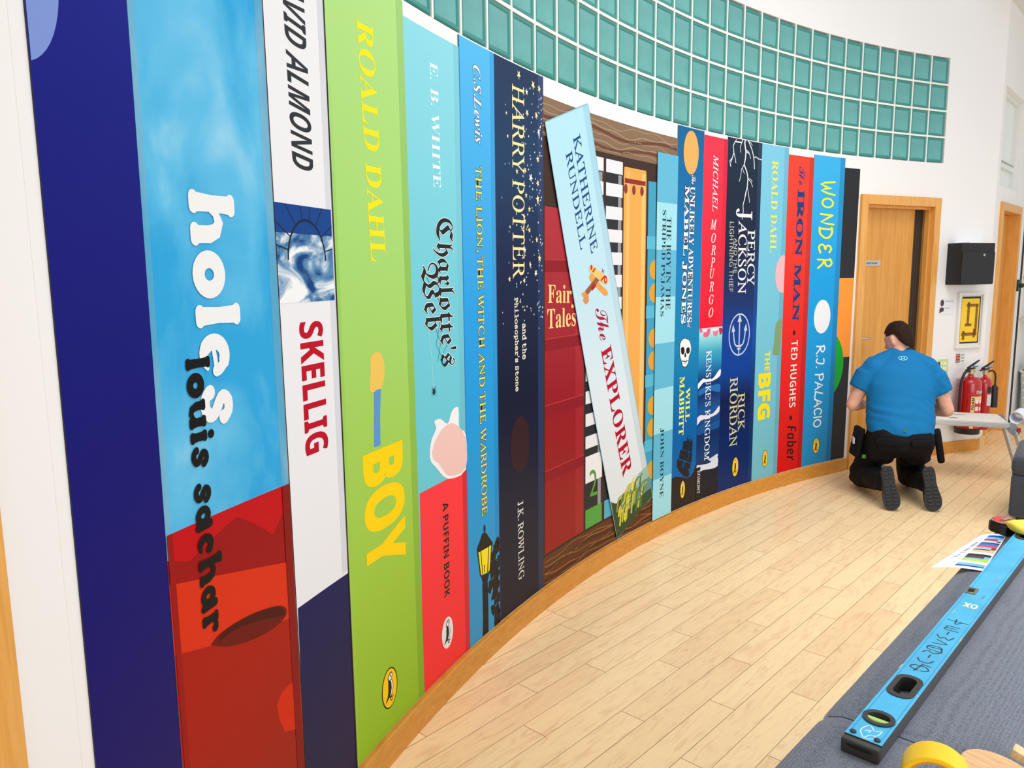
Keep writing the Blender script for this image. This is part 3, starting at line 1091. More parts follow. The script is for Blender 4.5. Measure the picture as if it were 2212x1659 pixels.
a.build('pit', p)
bands(p, U[1], U[2], ZB, ZT, .016, .03, skyd, skyd)
a = Art(.003, clip=(U[2], U[1], ZB, ZT))
_w = .03
a.poly([(U[2], (6.2122, 1.0498)[1]), (U[2] + _w, (6.2403, 1.0504)[1]), (U[2] + _w, ZB), (U[2], ZB)], (134, 16, 18), 8)
a.poly([(U[1], (6.6483, 1.0639)[1]), (U[1] - .016, (6.6361, 1.0634)[1]), (U[1] - .016, ZB), (U[1], ZB)], (150, 18, 18), 8)
a.build('edge_strip', p)
a = Art()
drawn_text(a, 'holes', FAT, (6.517, 1.7385), (6.5217, 1.2431), (6.3664, 1.6924), 1.45, (238, 239, 241), 9)
a.build('lettering', p)
a = Art()
drawn_text(a, 'louis sachar', FAT, (6.5609, 1.4022), (6.566, 0.8069), (6.4842, 1.3813), 1.45, (18, 18, 20), 11)
a.build('lettering', p)

# --- white with a blue picture
p = panel(U[2], U[3], ZB, ZT, ink((233, 234, 239)), 'white spine panel with red capital lettering and navy foot')
a = Art(clip=(U[3], U[2], ZB, ZT))
a.poly([(6.2035, 0.7179), (5.9458, 0.7148), (5.9459, 0.1146), (U[3], ZB), (U[2], ZB)], print_mat('print_navy_foot', [(0, (32, 28, 66)), (.7, (18, 24, 84))]), 2)
a.build('foot_patch', p)
bands(p, U[2], U[3], (5.9458, 0.7148)[1] + .01, ZT, .0, .034, None, ink((212, 215, 224)))
_a, _b = (6.2083, 1.7345), (6.2063, 1.4945)
a = Art(clip=(U[3] + .012, U[2] - .002, _b[1], _a[1]))
a.rect(U[3] + .012, U[2] - .002, _b[1], _a[1], cloud_mat('print_brush', (10, 62, 128), (238, 242, 244), (3, 3, 5), .36, .60, 10, 1.6, mid=(96, 146, 186)), 3)
a.rect(U[3] + .012, U[2] - .002, _a[1] - .07, _a[1], (12, 66, 140), 4)
_m = (U[3] + U[2]) / 2
arc = [(_m + .085 * math.cos(t), _a[1] - .135 + .10 * math.sin(t)) for t in [PI * i / 14 for i in range(15)]]
a.line(arc, .006, (20, 34, 60), 5)
for t in (.25, .6, 1.0, 1.4, 1.75, 2.1, 2.5, 2.9):
    a.line([(_m + .085 * math.cos(t), _a[1] - .135 + .10 * math.sin(t)), (_m + .16 * math.cos(t), _a[1] - .135 + .16 * math.sin(t))], .003, (20, 34, 60), 5)
a.build('picture', p)
a = Art(); a.rect(U[2] - .0035, U[2] - .0003, ZB, ZT, (28, 26, 30), 6); a.rect(U[3] + .0003, U[3] + .006, ZB, ZT, (44, 30, 30), 6); a.build('edge_line', p)
lettering(p, [('DAVID ALMOND', 'SBI', (6.1309, 2.0995), (6.126, 1.8235), (6.0365, 2.1165), (44, 48, 54), dict(sub='ALMOND', align='R')),
              ('SKELLIG', 'SB', (6.1332, 1.4442), (6.1327, 1.0985), (6.023, 1.4275), (186, 0, 36), dict(off=.012))])

# --- lime green
g = print_mat('print_lime', [(0, (146, 190, 36)), (.5, (158, 200, 62)), (1.5, (164, 213, 112)), (2.3, (176, 222, 132))])  # glare painted in as paler greens higher up, edge strips too
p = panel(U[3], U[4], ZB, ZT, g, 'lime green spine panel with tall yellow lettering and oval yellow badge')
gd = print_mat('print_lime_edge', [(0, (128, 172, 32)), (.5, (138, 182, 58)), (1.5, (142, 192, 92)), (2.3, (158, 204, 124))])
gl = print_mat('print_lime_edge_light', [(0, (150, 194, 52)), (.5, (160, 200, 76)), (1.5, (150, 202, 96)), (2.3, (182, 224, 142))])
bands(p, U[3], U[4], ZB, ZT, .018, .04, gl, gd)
lettering(p, [('ROALD DAHL', 'B', (5.7887, 2.2716), (5.7582, 1.5991), (5.6993, 2.2813), (255, 230, 22)),
              ('BOY', 'SB', (5.8492, 1.0338), (5.849, 0.6469), (5.6037, 0.9928), (255, 212, 0), dict(off=.028))])
a = Art()   # plain colour shapes where the photographed panel carries a drawing
a.poly(smooth_pts([(5.7839, 1.3154), (5.759, 1.3309), (5.7163, 1.3224), (5.7006, 1.2708), (5.7234, 1.2193), (5.7619, 1.2136), (5.7932, 1.2237), (5.7838, 1.2808), (5.7839, 1.3154)], 3)[:-1], (236, 196, 92), 2)
a.build('colour_patch', p); a = Art()
a.poly([(5.7663, 1.2283), (5.7256, 1.2282), (5.7377, 1.1327), (5.7412, 1.0438), (5.7793, 1.0463), (5.7727, 1.139)], (92, 150, 206), 2)
a.build('colour_patch', p)
emblem(p, (5.7388, 0.2459), .050, .068, (250, 205, 10))

# --- aqua over red
z5 = ((5.5136, 2.3527)[1] + (5.1585, 2.3554)[1]) / 2
p = panel(U[4], U[5], ZB, z5, print_mat('print_aqua', [(0, (96, 196, 212)), (1.4, (112, 202, 218)), (2.3, (140, 216, 230))]), 'aqua and red spine panel with small white lettering and spidery black title')
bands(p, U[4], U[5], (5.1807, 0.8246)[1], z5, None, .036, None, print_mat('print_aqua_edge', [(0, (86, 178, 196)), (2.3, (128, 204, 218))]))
a = Art(clip=(U[5], U[4], ZB, ZT))
a.poly([(5.5029, 0.8257), (5.1552, 0.8257), (U[5], ZB), (U[4], ZB)], print_mat('print_coral', [(0, (246, 48, 52)), (1, (252, 58, 70))]), 2)
a.build('foot_patch', p)
a = Art(); _e = (5.1625, 0.8274)[1]
a.poly([(U[5], _e), (U[5] + .034, _e - .012), (U[5] + .034, ZB), (U[5], ZB)], (206, 40, 52), 3)
a.build('edge_strip', p)
a = Art()
blob = [(5.4283, 0.9556), (5.4132, 0.9934), (5.3786, 1.0277), (5.3904, 1.0546), (5.344, 1.0545), (5.2946, 1.0287), (5.2618, 1.069), (5.2128, 1.0746), (5.2092, 0.9956), (5.1605, 0.9633)]
blob = blob + [(5.1661, 0.8282), (5.3009, 0.826), (5.3859, 0.8878), (5.4236, 0.9216)]
a.poly(smooth_pts(blob + blob[:1], 3)[:-1], (240, 240, 242), 4)
blob = [(5.4123, 0.9504), (5.3806, 0.99), (5.3188, 1.0214), (5.2433, 1.0193), (5.1645, 0.9534), (5.1658, 0.8354), (5.2935, 0.8346), (5.3654, 0.8964), (5.4039, 0.9221)]
a.poly(smooth_pts(blob + blob[:1], 3)[:-1], (238, 196, 190), 5)
a.build('colour_patch', p)
lettering(p, [('E. B. WHITE', 'B', (5.3583, 2.2599), (5.355, 1.8538), (5.306, 2.259), (236, 248, 250), dict(off=-.006)),
              ('A PUFFIN BOOK', 'SB', (5.3443, 0.7445), (5.3482, 0.3865), (5.3039, 0.726), (28, 24, 26), dict(lay=4)),
              ("Charlotte's", 'FRAK', ((5.3727, 1.7561)[0], (5.3852, 1.7553)[1]), (5.3613, 1.2366), ((5.2264, 1.7653)[0], (5.3852, 1.7553)[1]), (22, 34, 36), dict(upright=False, outline=.02, oc=(232, 244, 246), lay=5)),
              ('Web', 'FRAK', ((5.4586, 1.6008)[0], (5.4586, 1.6008)[1]), (5.4343, 1.3711), ((5.3361, 1.602)[0], (5.4586, 1.6008)[1]), (22, 34, 36), dict(upright=False, outline=.02, oc=(232, 244, 246), lay=5))])
a = Art()
a.line([(5.412, 1.3757), (5.3978, 1.2825), (5.3906, 1.1754)], .0016, (232, 244, 246), 4)
a.line([(5.3727, 1.3921), (5.3305, 1.3246), (5.3534, 1.2617)], .0016, (22, 34, 36), 4)
a.line([(5.3265, 1.4054), (5.3635, 1.3194), (5.3264, 1.2752), (5.2773, 1.3201)], .0016, (22, 34, 36), 4)
a.line([(5.4151, 1.5505), (5.3549, 1.4867), (5.2851, 1.439)], .0016, (22, 34, 36), 4)
a.ell((5.3866, 1.1586), .0075, .012, (22, 34, 36), 5, 14)
for dx in (-1, 1):
    for dz in (-1, 0, 1):
        c = (5.3866, 1.1586)
        a.line([c, (c[0] + dx * .012, c[1] + dz * .01 + .008), (c[0] + dx * .014, c[1] + dz * .012 - .006)], .0015, (22, 34, 36), 5)
a.build('web_threads', p)
emblem(p, (5.3321, 0.2481), .047, .064, (234, 234, 238))

# --- bright blue
p = panel(U[5], U[6], ZB, ZT, print_mat('print_blue', [(0, (56, 150, 204)), (.6, (26, 152, 216)), (1.3, (34, 156, 226)), (2.3, (84, 184, 238))]), 'bright blue spine panel with long yellow title and a street lamp silhouette')
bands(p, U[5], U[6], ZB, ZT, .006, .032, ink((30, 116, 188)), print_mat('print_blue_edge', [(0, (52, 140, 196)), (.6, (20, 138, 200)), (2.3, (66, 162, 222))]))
lettering(p, [('C.S.Lewis', 'BI', (5.0518, 2.3206), (5.043, 2.0443), (4.9974, 2.3297), (246, 248, 250), dict(outline=.03, oc=(24, 60, 110))),
              ('THE LION, THE WITCH AND THE WARDROBE', 'R', (5.0532, 1.9614), (5.0496, 0.6061), (4.9998, 1.9592), (252, 232, 96), dict(outline=.03, oc=(40, 36, 30), off=.004))])
a = Art(clip=(U[6], U[5], ZB + .001, ZT))
bk = (32, 27, 26)
a.poly([(5.0479, 0.3257), (5.003, 0.3204), (5.0019, 0.2325), (5.0032, 0.0721), (5.0554, 0.0559), (5.0468, 0.1914)], bk, 4)
a.poly([(5.0902, 0.4876), (5.0625, 0.5127), (5.0424, 0.5369), (5.0116, 0.531), (4.9813, 0.498), (4.9545, 0.4696), (4.9629, 0.4565), (5.0832, 0.4699)], bk, 4)
a.ell((5.0226, 0.55), .008, .018, bk, 4)
a.poly([(5.0868, 0.475), (4.9625, 0.4683), (4.9818, 0.3601), (5.064, 0.3629)], bk, 4)
a.poly([(5.0775, 0.4699), (5.0603, 0.4679), (5.0484, 0.3668), (5.0581, 0.3675)], (248, 226, 30), 5)
a.poly([(5.0545, 0.4678), (4.9942, 0.465), (5.0075, 0.3616), (5.0426, 0.3647)], (248, 226, 30), 5)
a.poly([(4.9883, 0.465), (4.9706, 0.465), (4.9877, 0.3623), (4.9996, 0.3607)], (248, 226, 30), 5)
a.line([(5.0288, 0.3694), (5.028, 0.3926), (5.0316, 0.4017)], .006, bk, 6)
a.poly([(5.0563, 0.362), (4.986, 0.3557), (5.007, 0.3179), (5.0421, 0.3235)], bk, 4)
a.build('street_lamp_silhouette', p)
a = Art(clip=(U[6], U[5], ZB, ZT)); rnd = random.Random(3)
for i in range(90):
    t = rnd.random()
    y = 1120 + 240 * t
    x = 1072 - rnd.random() ** 1.4 * (10 + 22 * math.sin(PI * min(1, t * 1.05)))
    c = (U[6] + (1076 - x) * .0047 * .55, 0.42 - .36 * t + .2 * (1 - t) * .3)
    r_ = .006 + .012 * rnd.random()
    a.poly([(c[0] + r_ * (1 + .5 * rnd.random()) * math.cos(q), c[1] + r_ * 1.5 * (.6 + .7 * rnd.random()) * math.sin(q)) for q in [2 * PI * k / 7 for k in range(7)]], bk, 4)
a.build('leaf_silhouette', p)

# --- midnight navy with stars
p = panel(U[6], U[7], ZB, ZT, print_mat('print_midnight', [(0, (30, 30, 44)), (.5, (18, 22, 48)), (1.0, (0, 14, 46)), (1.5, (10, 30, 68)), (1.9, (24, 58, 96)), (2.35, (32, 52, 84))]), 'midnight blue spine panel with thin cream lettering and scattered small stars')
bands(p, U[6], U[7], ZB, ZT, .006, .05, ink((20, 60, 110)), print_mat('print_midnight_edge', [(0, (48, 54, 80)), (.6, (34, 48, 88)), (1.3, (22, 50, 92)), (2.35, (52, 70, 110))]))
cream = (246, 226, 160)
lettering(p, [('HARRY POTTER', 'R', (4.7435, 2.3177), (4.754, 1.541), (4.6381, 2.319), cream, dict(off=.004)),
              ('and the', 'MONO', (4.6749, 1.3506), (4.6759, 1.196), (4.6357, 1.3463), (240, 236, 214), dict(off=.018)),
              ("Philosopher's Stone", 'MONO', (4.7498, 1.4628), (4.7487, 1.0656), (4.7035, 1.4575), (240, 236, 214), dict(off=.018)),
              ('J.K. ROWLING', 'R', (4.7326, 0.5783), (4.7296, 0.2206), (4.6808, 0.5591), (232, 230, 224), dict(off=.004))])
a = Art(); a.ell((4.7041, 0.8304), .085, .125, (48, 22, 30), 2); a.build('colour_patch', p)
a = Art(); rnd = random.Random(11)
def star(a, c, r, m, lay=3):
    t0 = rnd.random() * 6
    a.poly([(c[0] + (r if k % 2 == 0 else r * .42) * math.cos(t0 + PI * k / 5), c[1] + (r if k % 2 == 0 else r * .42) * 1.12 * math.sin(t0 + PI * k / 5)) for k in range(10)], m, lay)
for x, y, r in [(4.6845, 2.3603, 0.017), (4.6184, 2.3063, 0.013), (4.5615, 2.3451, 0.018), (4.5086, 2.3404, 0.015), (4.6159, 2.2236, 0.015), (4.5348, 2.226, 0.015), (4.6362, 1.9891, 0.012), (4.7084, 1.9776, 0.012), (4.5879, 1.9638, 0.018), (4.5263, 1.9467, 0.015), (4.5272, 1.8802, 0.018), (4.6024, 1.8321, 0.013), (4.5249, 2.0476, 0.015), (4.63, 1.8875, 0.012), (4.6442, 1.7797, 0.012), (4.6039, 1.7451, 0.012), (4.538, 1.7064, 0.013), (4.5137, 1.6272, 0.016), (4.5484, 1.563, 0.015), (4.6464, 1.6604, 0.013), (4.7818, 1.5394, 0.012), (4.5981, 1.5986, 0.012), (4.6529, 1.5322, 0.012), (4.5151, 2.1604, 0.014), (4.7833, 2.1061, 0.008), (4.7925, 2.1935, 0.008), (4.7727, 1.7506, 0.007)]:
    star(a, (x, y), r, cream if rnd.random() < .7 else (248, 246, 236))
a.build('star_print', p)
a = Art()
for i in range(150):
    uu = U[7] + .006 + .24 * rnd.random() ** 1.7
    a.ell((uu, 2.34 - 1.02 * rnd.random()), .0024 + .0022 * rnd.random(), .003 + .002 * rnd.random(), (226, 228, 224), 2, 8)
for i in range(14):
    a.ell((U[7] + .1 + .28 * rnd.random(), 2.3 - 1.0 * rnd.random()), .003, .0035, (206, 206, 190), 2, 8)
a.build('star_print', p)

# --- the drawn shelf behind the leaning spine
_t0, _t1 = (4.4718, 2.3131), (3.0994, 2.3278)
zt = (_t0[1] + _t1[1]) / 2
wood = print_mat('print_shelf_wood', [(0, (92, 50, 22)), (.5, (104, 62, 34)), (1.8, (122, 92, 68)), (2.2, (134, 108, 84))])  # browns pale towards the top: wall glare put into the colour
p = panel(U[7], U[9], ZB, zt, ink((60, 40, 34)), 'drawn dark bookshelf panel holding red, striped, orange and teal volumes')
shelf = p
zw = ((3.9741, 2.1464)[1] + (3.3249, 2.1615)[1]) / 2
zf0 = ((4.4591, 0.2695)[1] + (3.3887, 0.2191)[1]) / 2
rnd = random.Random(5)
for zz0, zz1, cl, cd in ((zw, zt, (166, 138, 112), (104, 66, 48)), (ZB, zf0, (150, 102, 62), (78, 40, 18))):
    a = Art(); a.rect(U[9] if zz1 == zt else U[8] - .02, U[7], zz0, zz1, wood, 1)
    for k in range(5):
        b = zz0 + (zz1 - zz0) * (k + .6) / 5.4
        ph = rnd.random() * 6
        pts = [(U[9] + (U[7] - U[9]) * i / 40, b + (zz1 - zz0) * .075 * math.sin(i * .34 + ph) + (zz1 - zz0) * .04 * math.sin(i * .8 + ph * 2)) for i in range(41)]
        pts = [q for q in pts if zz0 + .006 < q[1] < zz1 - .006]
        if len(pts) > 3:
            a.line(pts, .004 + .002 * (k % 2), cl, 2)
        b -= (zz1 - zz0) * .09
        pts = [(U[9] + (U[7] - U[9]) * i / 40, b + (zz1 - zz0) * .085 * math.sin(i * .27 + ph + 1)) for i in range(41)]
        pts = [q for q in pts if zz0 + .012 < q[1] < zz1 - .012]
        if k % 2 and len(pts) > 3:
            a.line(pts, .016, cd, 2)
    a.build('shelf_board', p)
# red volume
ur = (4.0861, 0.2585)[0]
a = Art()
zr1 = (4.443, 1.8546)[1]
a.rect(ur, U[7] - .012, zf0 + .012, zr1, print_mat('print_red_book', [(0, (150, 30, 24)), (.9, (146, 18, 30)), (1.9, (176, 50, 60))]), 2)
a.rect(ur, ur + .085, zf0 + .012, zr1, print_mat('print_red_book_light', [(0, (158, 40, 34)), (.9, (158, 30, 42)), (1.9, (190, 66, 74))]), 3)
for _, zc in [(4.3585, 1.5957), (4.3608, 1.2396), (4.3628, 0.9352), (4.3648, 0.6281)]:
    a.rect(ur, U[7] - .012, zc - .028, zc + .028, (138, 18, 32), 4)
    a.rect(ur, U[7] - .012, zc + .024, zc + .03, (176, 50, 58), 5)
a.build('red_book_picture', p)
lettering(p, [('Fairy', 'B', (4.4387, 1.4282), (4.211, 1.4197), (4.4378, 1.5131), (250, 208, 136), dict(upright=False, sub='Fair', lay=6)),
              ('Tales', 'B', (4.4463, 1.3117), (4.1696, 1.3092), (4.4454, 1.4014), (250, 208, 136), dict(upright=False, lay=6))])
# two piano-key volumes
for (ua, ub, col) in (((4.0706, 0.6096)[0] - .004, (3.8913, 0.5716)[0], (86, 160, 66)), ((3.8688, 0.5669)[0] - .004, (3.6922, 1.2901)[0], (84, 170, 200))):
    zb_ = zf0 + .014
    ztop = (3.7942, 2.1177)[1]
    a = Art()
    a.poly([(ua + (ub - ua) * q[0], zb_ + (ztop - zb_) * q[1]) for q in rrect(0, 0, 1, 1, .06)], (40, 42, 46), 2)
    n = 13
    for k in range(n):
        z0 = ztop - (ztop - zb_ - .36) * (k + 1) / n
        a.rect(ua, ub, z0 + .06, z0 + .06 + (ztop - zb_ - .36) / n * .56, (226, 228, 234), 3)
    a.rect(ua, ub, zb_ + .24, zb_ + .38, (232, 232, 236), 4)
    a.rect(ua, ub, zb_, zb_ + .10, col, 4)
    a.rect(ub, ub + .04, zb_, ztop - .02, mat('print_gloss_strip', (205, 206, 212), .42), 1)
    a.build('striped_book_picture', p)
    a = Art()
    a.rect(ub + .012, ub + .045, zb_ + .02, ztop - .06, (150, 150, 156), 2.5)
    a.build('gloss_strip', p)
lettering(p, [('2', 'I', (4.0234, 0.421), (3.9419, 0.4132), (4.0242, 0.5608), (92, 150, 66), dict(upright=False, lay=6))])
# orange and teal volumes
a = Art()
uo0, uo1 = (3.6793, 1.5346)[0], (3.437, 1.5322)[0]
zo = (3.5746, 2.1075)[1]
a.poly([(uo1 + (uo0 - uo1) * q[0], zf0 + .014 + (zo - zf0 - .014) * q[1]) for q in rrect(0, 0, 1, 1, .03)], (232, 166, 78), 2)
a.rect(uo0 - .06, uo0 - .03, zf0 + .03, zo - .02, (240, 186, 108), 3)
a.rect(uo1 + .012, uo1 + .05, zf0 + .03, zo - .02, (244, 190, 112), 3)
zc = (3.5731, 2.0384)[1]
a.rect(uo1 + .01, uo0 - .01, zc - .012, zc + .012, (140, 44, 44), 4)
for q in [(3.6586, 1.9957), (3.5721, 1.9952), (3.4847, 1.9958)]:
    a.ell(q, .019, .025, (140, 50, 48), 4)
a.build('orange_book_picture', p)
a = Art(clip=(U[8], (3.4139, 1.5319)[0] + .012, ZB, ZT))
ut0 = (3.4139, 1.5319)[0]
zt_ = (3.3879, 2.0564)[1]
a.rect(U[8] - .01, ut0, zf0 + .014, zt_, (62, 156, 190), 2)
for _, zc in [(3.3937, 1.7254), (3.3828, 1.3402), (3.3718, 0.9489), (3.361, 0.5679)]:
    a.rect(U[8] - .01, ut0 + .008, zc - .035, zc + .035, (84, 180, 210), 3)
    for dz in (.13, .26):
        if zc - dz > zf0 + .08:
            a.ell((U[8], zc - dz - .02), .065, .055, (214, 158, 52), 4)
a.build('teal_book_picture', p)

# --- the pale blue spine leaning across the shelf
q4 = [(4.4688, 2.21), (3.7278, 0.1106), (3.3299, 0.2583), (4.061, 2.3559)]
p = panel(0, 0, 0, 0, print_mat('print_pale', [(0, (222, 226, 232)), (.8, (216, 228, 236)), (1.3, (190, 222, 236)), (2.0, (176, 222, 238))]),
          'pale blue spine panel leaning at an angle across the drawn bookshelf', pts=q4, base=.0078, thick=.002)
B9 = .0098
a = Art(B9)
def mix(a_, b_, t): return (a_[0] + (b_[0] - a_[0]) * t, a_[1] + (b_[1] - a_[1]) * t)
tl, bl, br, tr = q4
a.poly([tr, mix(tr, tl, .13), mix(br, bl, .13), br], print_mat('print_pale_edge', [(0, (198, 206, 212)), (.8, (196, 214, 224)), (2.0, (160, 208, 228))]), 1)
for e0, e1 in ((tl, bl), (bl, br), (br, tr), (tr, tl)):
    a.line([mix(e0, e1, .003), mix(e0, e1, .997)], .005, (130, 186, 204), 2)
a.build('edge_strip', p)
lettering(p, [('KATHERINE', 'R', (4.2097, 2.18), (4.025, 1.6519), (4.14, 2.2105), (12, 68, 128), dict(upright=False, off=.008)),
              ('RUNDELL', 'R', (4.2804, 2.0997), (4.1333, 1.6681), (4.2195, 2.1259), (12, 68, 128), dict(upright=False, off=.008)),
              ('The', 'SCR', (3.9866, 1.3814), (3.9275, 1.2141), (3.8713, 1.3954), (168, 0, 50), dict(upright=False)),
              ('EXPLORER', 'B', (3.9222, 1.1685), (3.6717, 0.4449), (3.8148, 1.1957), (178, 0, 42), dict(upright=False, off=.004))], base=B9)
a = Art(B9)   # small biplane
org, orl, brn = (236, 158, 74), (250, 196, 110), (150, 92, 60)
a.poly(smooth_pts([(4.04, 1.5515), (4.0116, 1.5534), (3.9324, 1.5076), (3.8594, 1.4709), (3.8518, 1.4508), (3.8883, 1.4469), (3.961, 1.4837), (4.0327, 1.5228), (4.0442, 1.54), (4.04, 1.5515)], 3)[:-1], org, 3)
a.poly([(3.9616, 1.5496), (3.9298, 1.5319), (4.0579, 1.4551), (4.096, 1.4684)], brn, 4)
a.poly([(3.9971, 1.5155), (3.9726, 1.4978), (4.0111, 1.4745), (4.0325, 1.4887)], (170, 30, 40), 5)
a.poly(smooth_pts([(4.0445, 1.5895), (4.0191, 1.5991), (3.9905, 1.5875), (3.8602, 1.5382), (3.8425, 1.5203), (3.8671, 1.5051), (3.9035, 1.5106), (4.033, 1.5637), (4.0444, 1.5773), (4.0445, 1.5895)], 3)[:-1], orl, 6)
a.poly([(3.9905, 1.5875), (3.9791, 1.5827), (4.0074, 1.5622), (4.0188, 1.5677)], (214, 30, 30), 7)
a.poly([(3.8895, 1.5505), (3.8749, 1.5447), (3.921, 1.52), (3.9326, 1.5257)], (214, 30, 30), 7)
a.ell((4.0247, 1.5882), .010, .013, (214, 30, 30), 7); a.ell((3.8776, 1.5264), .016, .02, (214, 30, 30), 7)
a.ell((3.8776, 1.5264), .007, .009, orl, 8)
a.poly([(4.089, 1.4729), (4.124, 1.4637), (4.1142, 1.4486), (4.0678, 1.4554)], org, 5)
a.poly([(4.096, 1.4629), (4.0522, 1.4584), (4.0492, 1.4207), (4.0774, 1.4094), (4.1057, 1.4261)], (214, 140, 84), 6)
a.line([(3.9116, 1.5841), (3.9011, 1.5561)], .004, brn, 7); a.line([(3.9215, 1.5667), (3.8897, 1.5736)], .004, brn, 7)
a.build('biplane_picture', p)
a = Art(B9)
a.poly([(3.8016, 0.3373), (3.6924, 0.2799), (3.6683, 0.3384), (3.6019, 0.392), (3.534, 0.3943), (3.4922, 0.4292), (3.4497, 0.4424), (3.4019, 0.4566), (3.3322, 0.2586), (3.5292, 0.1808), (3.7282, 0.111)], (150, 186, 168), 2)
a.poly([(3.7179, 0.2992), (3.6684, 0.3428), (3.5842, 0.3575), (3.4988, 0.3466), (3.448, 0.3753), (3.3705, 0.3854), (3.3322, 0.2586), (3.5292, 0.1808), (3.6996, 0.2084)], (104, 142, 124), 3)
a.poly([(3.8016, 0.3373), (3.7432, 0.3141), (3.6683, 0.3384), (3.6924, 0.2799), (3.6158, 0.2429), (3.514, 0.2659), (3.4288, 0.2993), (3.3512, 0.3132), (3.3322, 0.2586), (3.5292, 0.1808), (3.7282, 0.111)], (54, 74, 44), 4)
rnd = random.Random(9)
_o, _e1, _e2 = (3.7279, 0.1186), (3.3417, 0.2583), (3.7719, 0.3093)
for i in range(40):
    t, s_ = .04 + .9 * rnd.random(), .06 + .84 * rnd.random()
    b0 = (_o[0] + (_e1[0] - _o[0]) * t + (_e2[0] - _o[0]) * s_, _o[1] + (_e1[1] - _o[1]) * t + (_e2[1] - _o[1]) * s_)
    du, dz = .02 + .03 * rnd.random(), .06 + .05 * rnd.random()
    if b0[0] - 2.5 * du < _e1[0] + .012 + .26 * s_ * 0: continue
    a.line(smooth_pts([b0, (b0[0] - du * .4, b0[1] + dz * .8), (b0[0] - du * 1.6, b0[1] + dz)], 3), [.016] * 3 + [.012, .009, .006, .003], rnd.choice([(206, 196, 48), (150, 160, 40), (224, 214, 80), (84, 116, 56)]), 5 + (i % 3) * .5)
a.build('grassy_hills_picture', p)

# --- striped blues
z10 = (3.2143, 2.2206)[1]
p = panel(U[8], U[9], ZB, z10, ink((158, 218, 232)), 'slim spine panel in alternating pale and mid blue stripes', base=.0058)
a = Art(.0088)
zs = [z10, (3.2825, 1.951)[1], (3.2481, 1.6872)[1], (3.2394, 1.4217)[1], (3.2306, 1.1535)[1], (3.222, 0.888)[1], (3.2134, 0.6229)[1], (3.2045, 0.3497)[1]]
for k in (0, 2, 4, 6):
    a = Art(.0088); a.rect(U[9], U[8], zs[k + 1], zs[k], (96, 180, 212), 1); a.build('stripe', p)
lettering(p, [('THE BOY IN THE', 'B', (3.2168, 1.8725), (3.2117, 1.3461), (3.1631, 1.8672), (24, 44, 58), dict(off=-.006)),
              ('STRIPED PYJAMAS', 'B', (3.2678, 1.9111), (3.2761, 1.309), (3.2216, 1.9059), (24, 44, 58), dict(off=-.006)),
              ('JOHN BOYNE', 'B', (3.2507, 0.6513), (3.247, 0.2248), (3.2041, 0.6354), (24, 44, 58), dict(off=-.006))], base=.0088)

# --- sea blue over black
p = panel(U[9], U[10], ZB, ZT, print_mat('print_sea', [(0, (0, 96, 160)), (.5, (0, 96, 168)), (1.0, (10, 128, 178)), (1.5, (0, 122, 186)), (2.0, (0, 104, 164)), (2.35, (10, 96, 146))]), 'sea blue spine panel with outlined white title, skull and black sailing ship')
a = Art(clip=(U[10], U[9], ZB, ZT))
a.poly([(3.1124, 0.302), (3.0935, 0.3152), (3.045, 0.3155), (2.9713, 0.2969), (2.9135, 0.2781), (2.8727, 0.2804), (2.8329, 0.3064), (2.8085, 0.35)] + [(U[10], ZB), (U[9], ZB)], (38, 32, 32), 2)
a.build('wave_silhouette', p)
a = Art()
a.poly([(3.0288, 0.4014), (2.982, 0.362), (2.8995, 0.3354), (2.8817, 0.2982), (2.9055, 0.2808), (2.9635, 0.3041), (3.0055, 0.3405), (3.0394, 0.3818)], (28, 32, 40), 3)
for q in ([(2.9639, 0.5237), (2.8908, 0.5202), (2.8944, 0.4507), (2.9766, 0.4739)], [(2.8903, 0.5096), (2.8545, 0.5098), (2.8579, 0.4354), (2.891, 0.4457)], [(2.9961, 0.4774), (2.8976, 0.4477), (2.908, 0.3846), (3.0167, 0.4241)], [(2.894, 0.4401), (2.8544, 0.4295), (2.865, 0.3695), (2.9046, 0.3805)], [(3.0296, 0.4231), (2.954, 0.395), (2.9721, 0.3601), (3.04, 0.3975)], [(2.9473, 0.3885), (2.8713, 0.3654), (2.8863, 0.3328), (2.9621, 0.3529)]):
    a.poly(q, (30, 36, 46), 3)
for q in ([(2.9118, 0.5585), (2.912, 0.3219)], [(2.8718, 0.5346), (2.8758, 0.3148)], [(2.9525, 0.5218), (2.982, 0.362)], [(2.9304, 0.5355), (2.8909, 0.5237)], [(2.8842, 0.5191), (2.8579, 0.513)]):
    a.line(q, .004, (28, 32, 40), 4)
a.build('ship_silhouette', p)
lettering(p, [('The', 'SCR', (2.9345, 2.1302), (2.9349, 2.0767), (2.8869, 2.1315), (246, 246, 248), dict(outline=.05)),
              ('UNLIKELY ADVENTURES', 'B', (2.9476, 2.0651), (2.9543, 1.2571), (2.8913, 2.0611), (246, 246, 248), dict(outline=.04, oc=(10, 18, 34), off=.004)),
              ('of', 'BI', (2.9513, 1.2514), (2.9502, 1.2232), (2.9133, 1.2465), (246, 246, 248), dict(outline=.05)),
              ('MABEL JONES', 'B', (3.0109, 2.0657), (3.0266, 1.2527), (2.9554, 2.0619), (246, 246, 248), dict(outline=.045, oc=(10, 18, 34), off=.012)),
              ('WILL', 'B', (2.9488, 0.8545), (2.9485, 0.6421), (2.8983, 0.8443), (244, 238, 92), dict(off=.004)),
              ('MABBITT', 'B', (3.0224, 0.9326), (3.022, 0.5659), (2.9651, 0.9209), (244, 238, 92), dict(off=.004))])
a = Art()
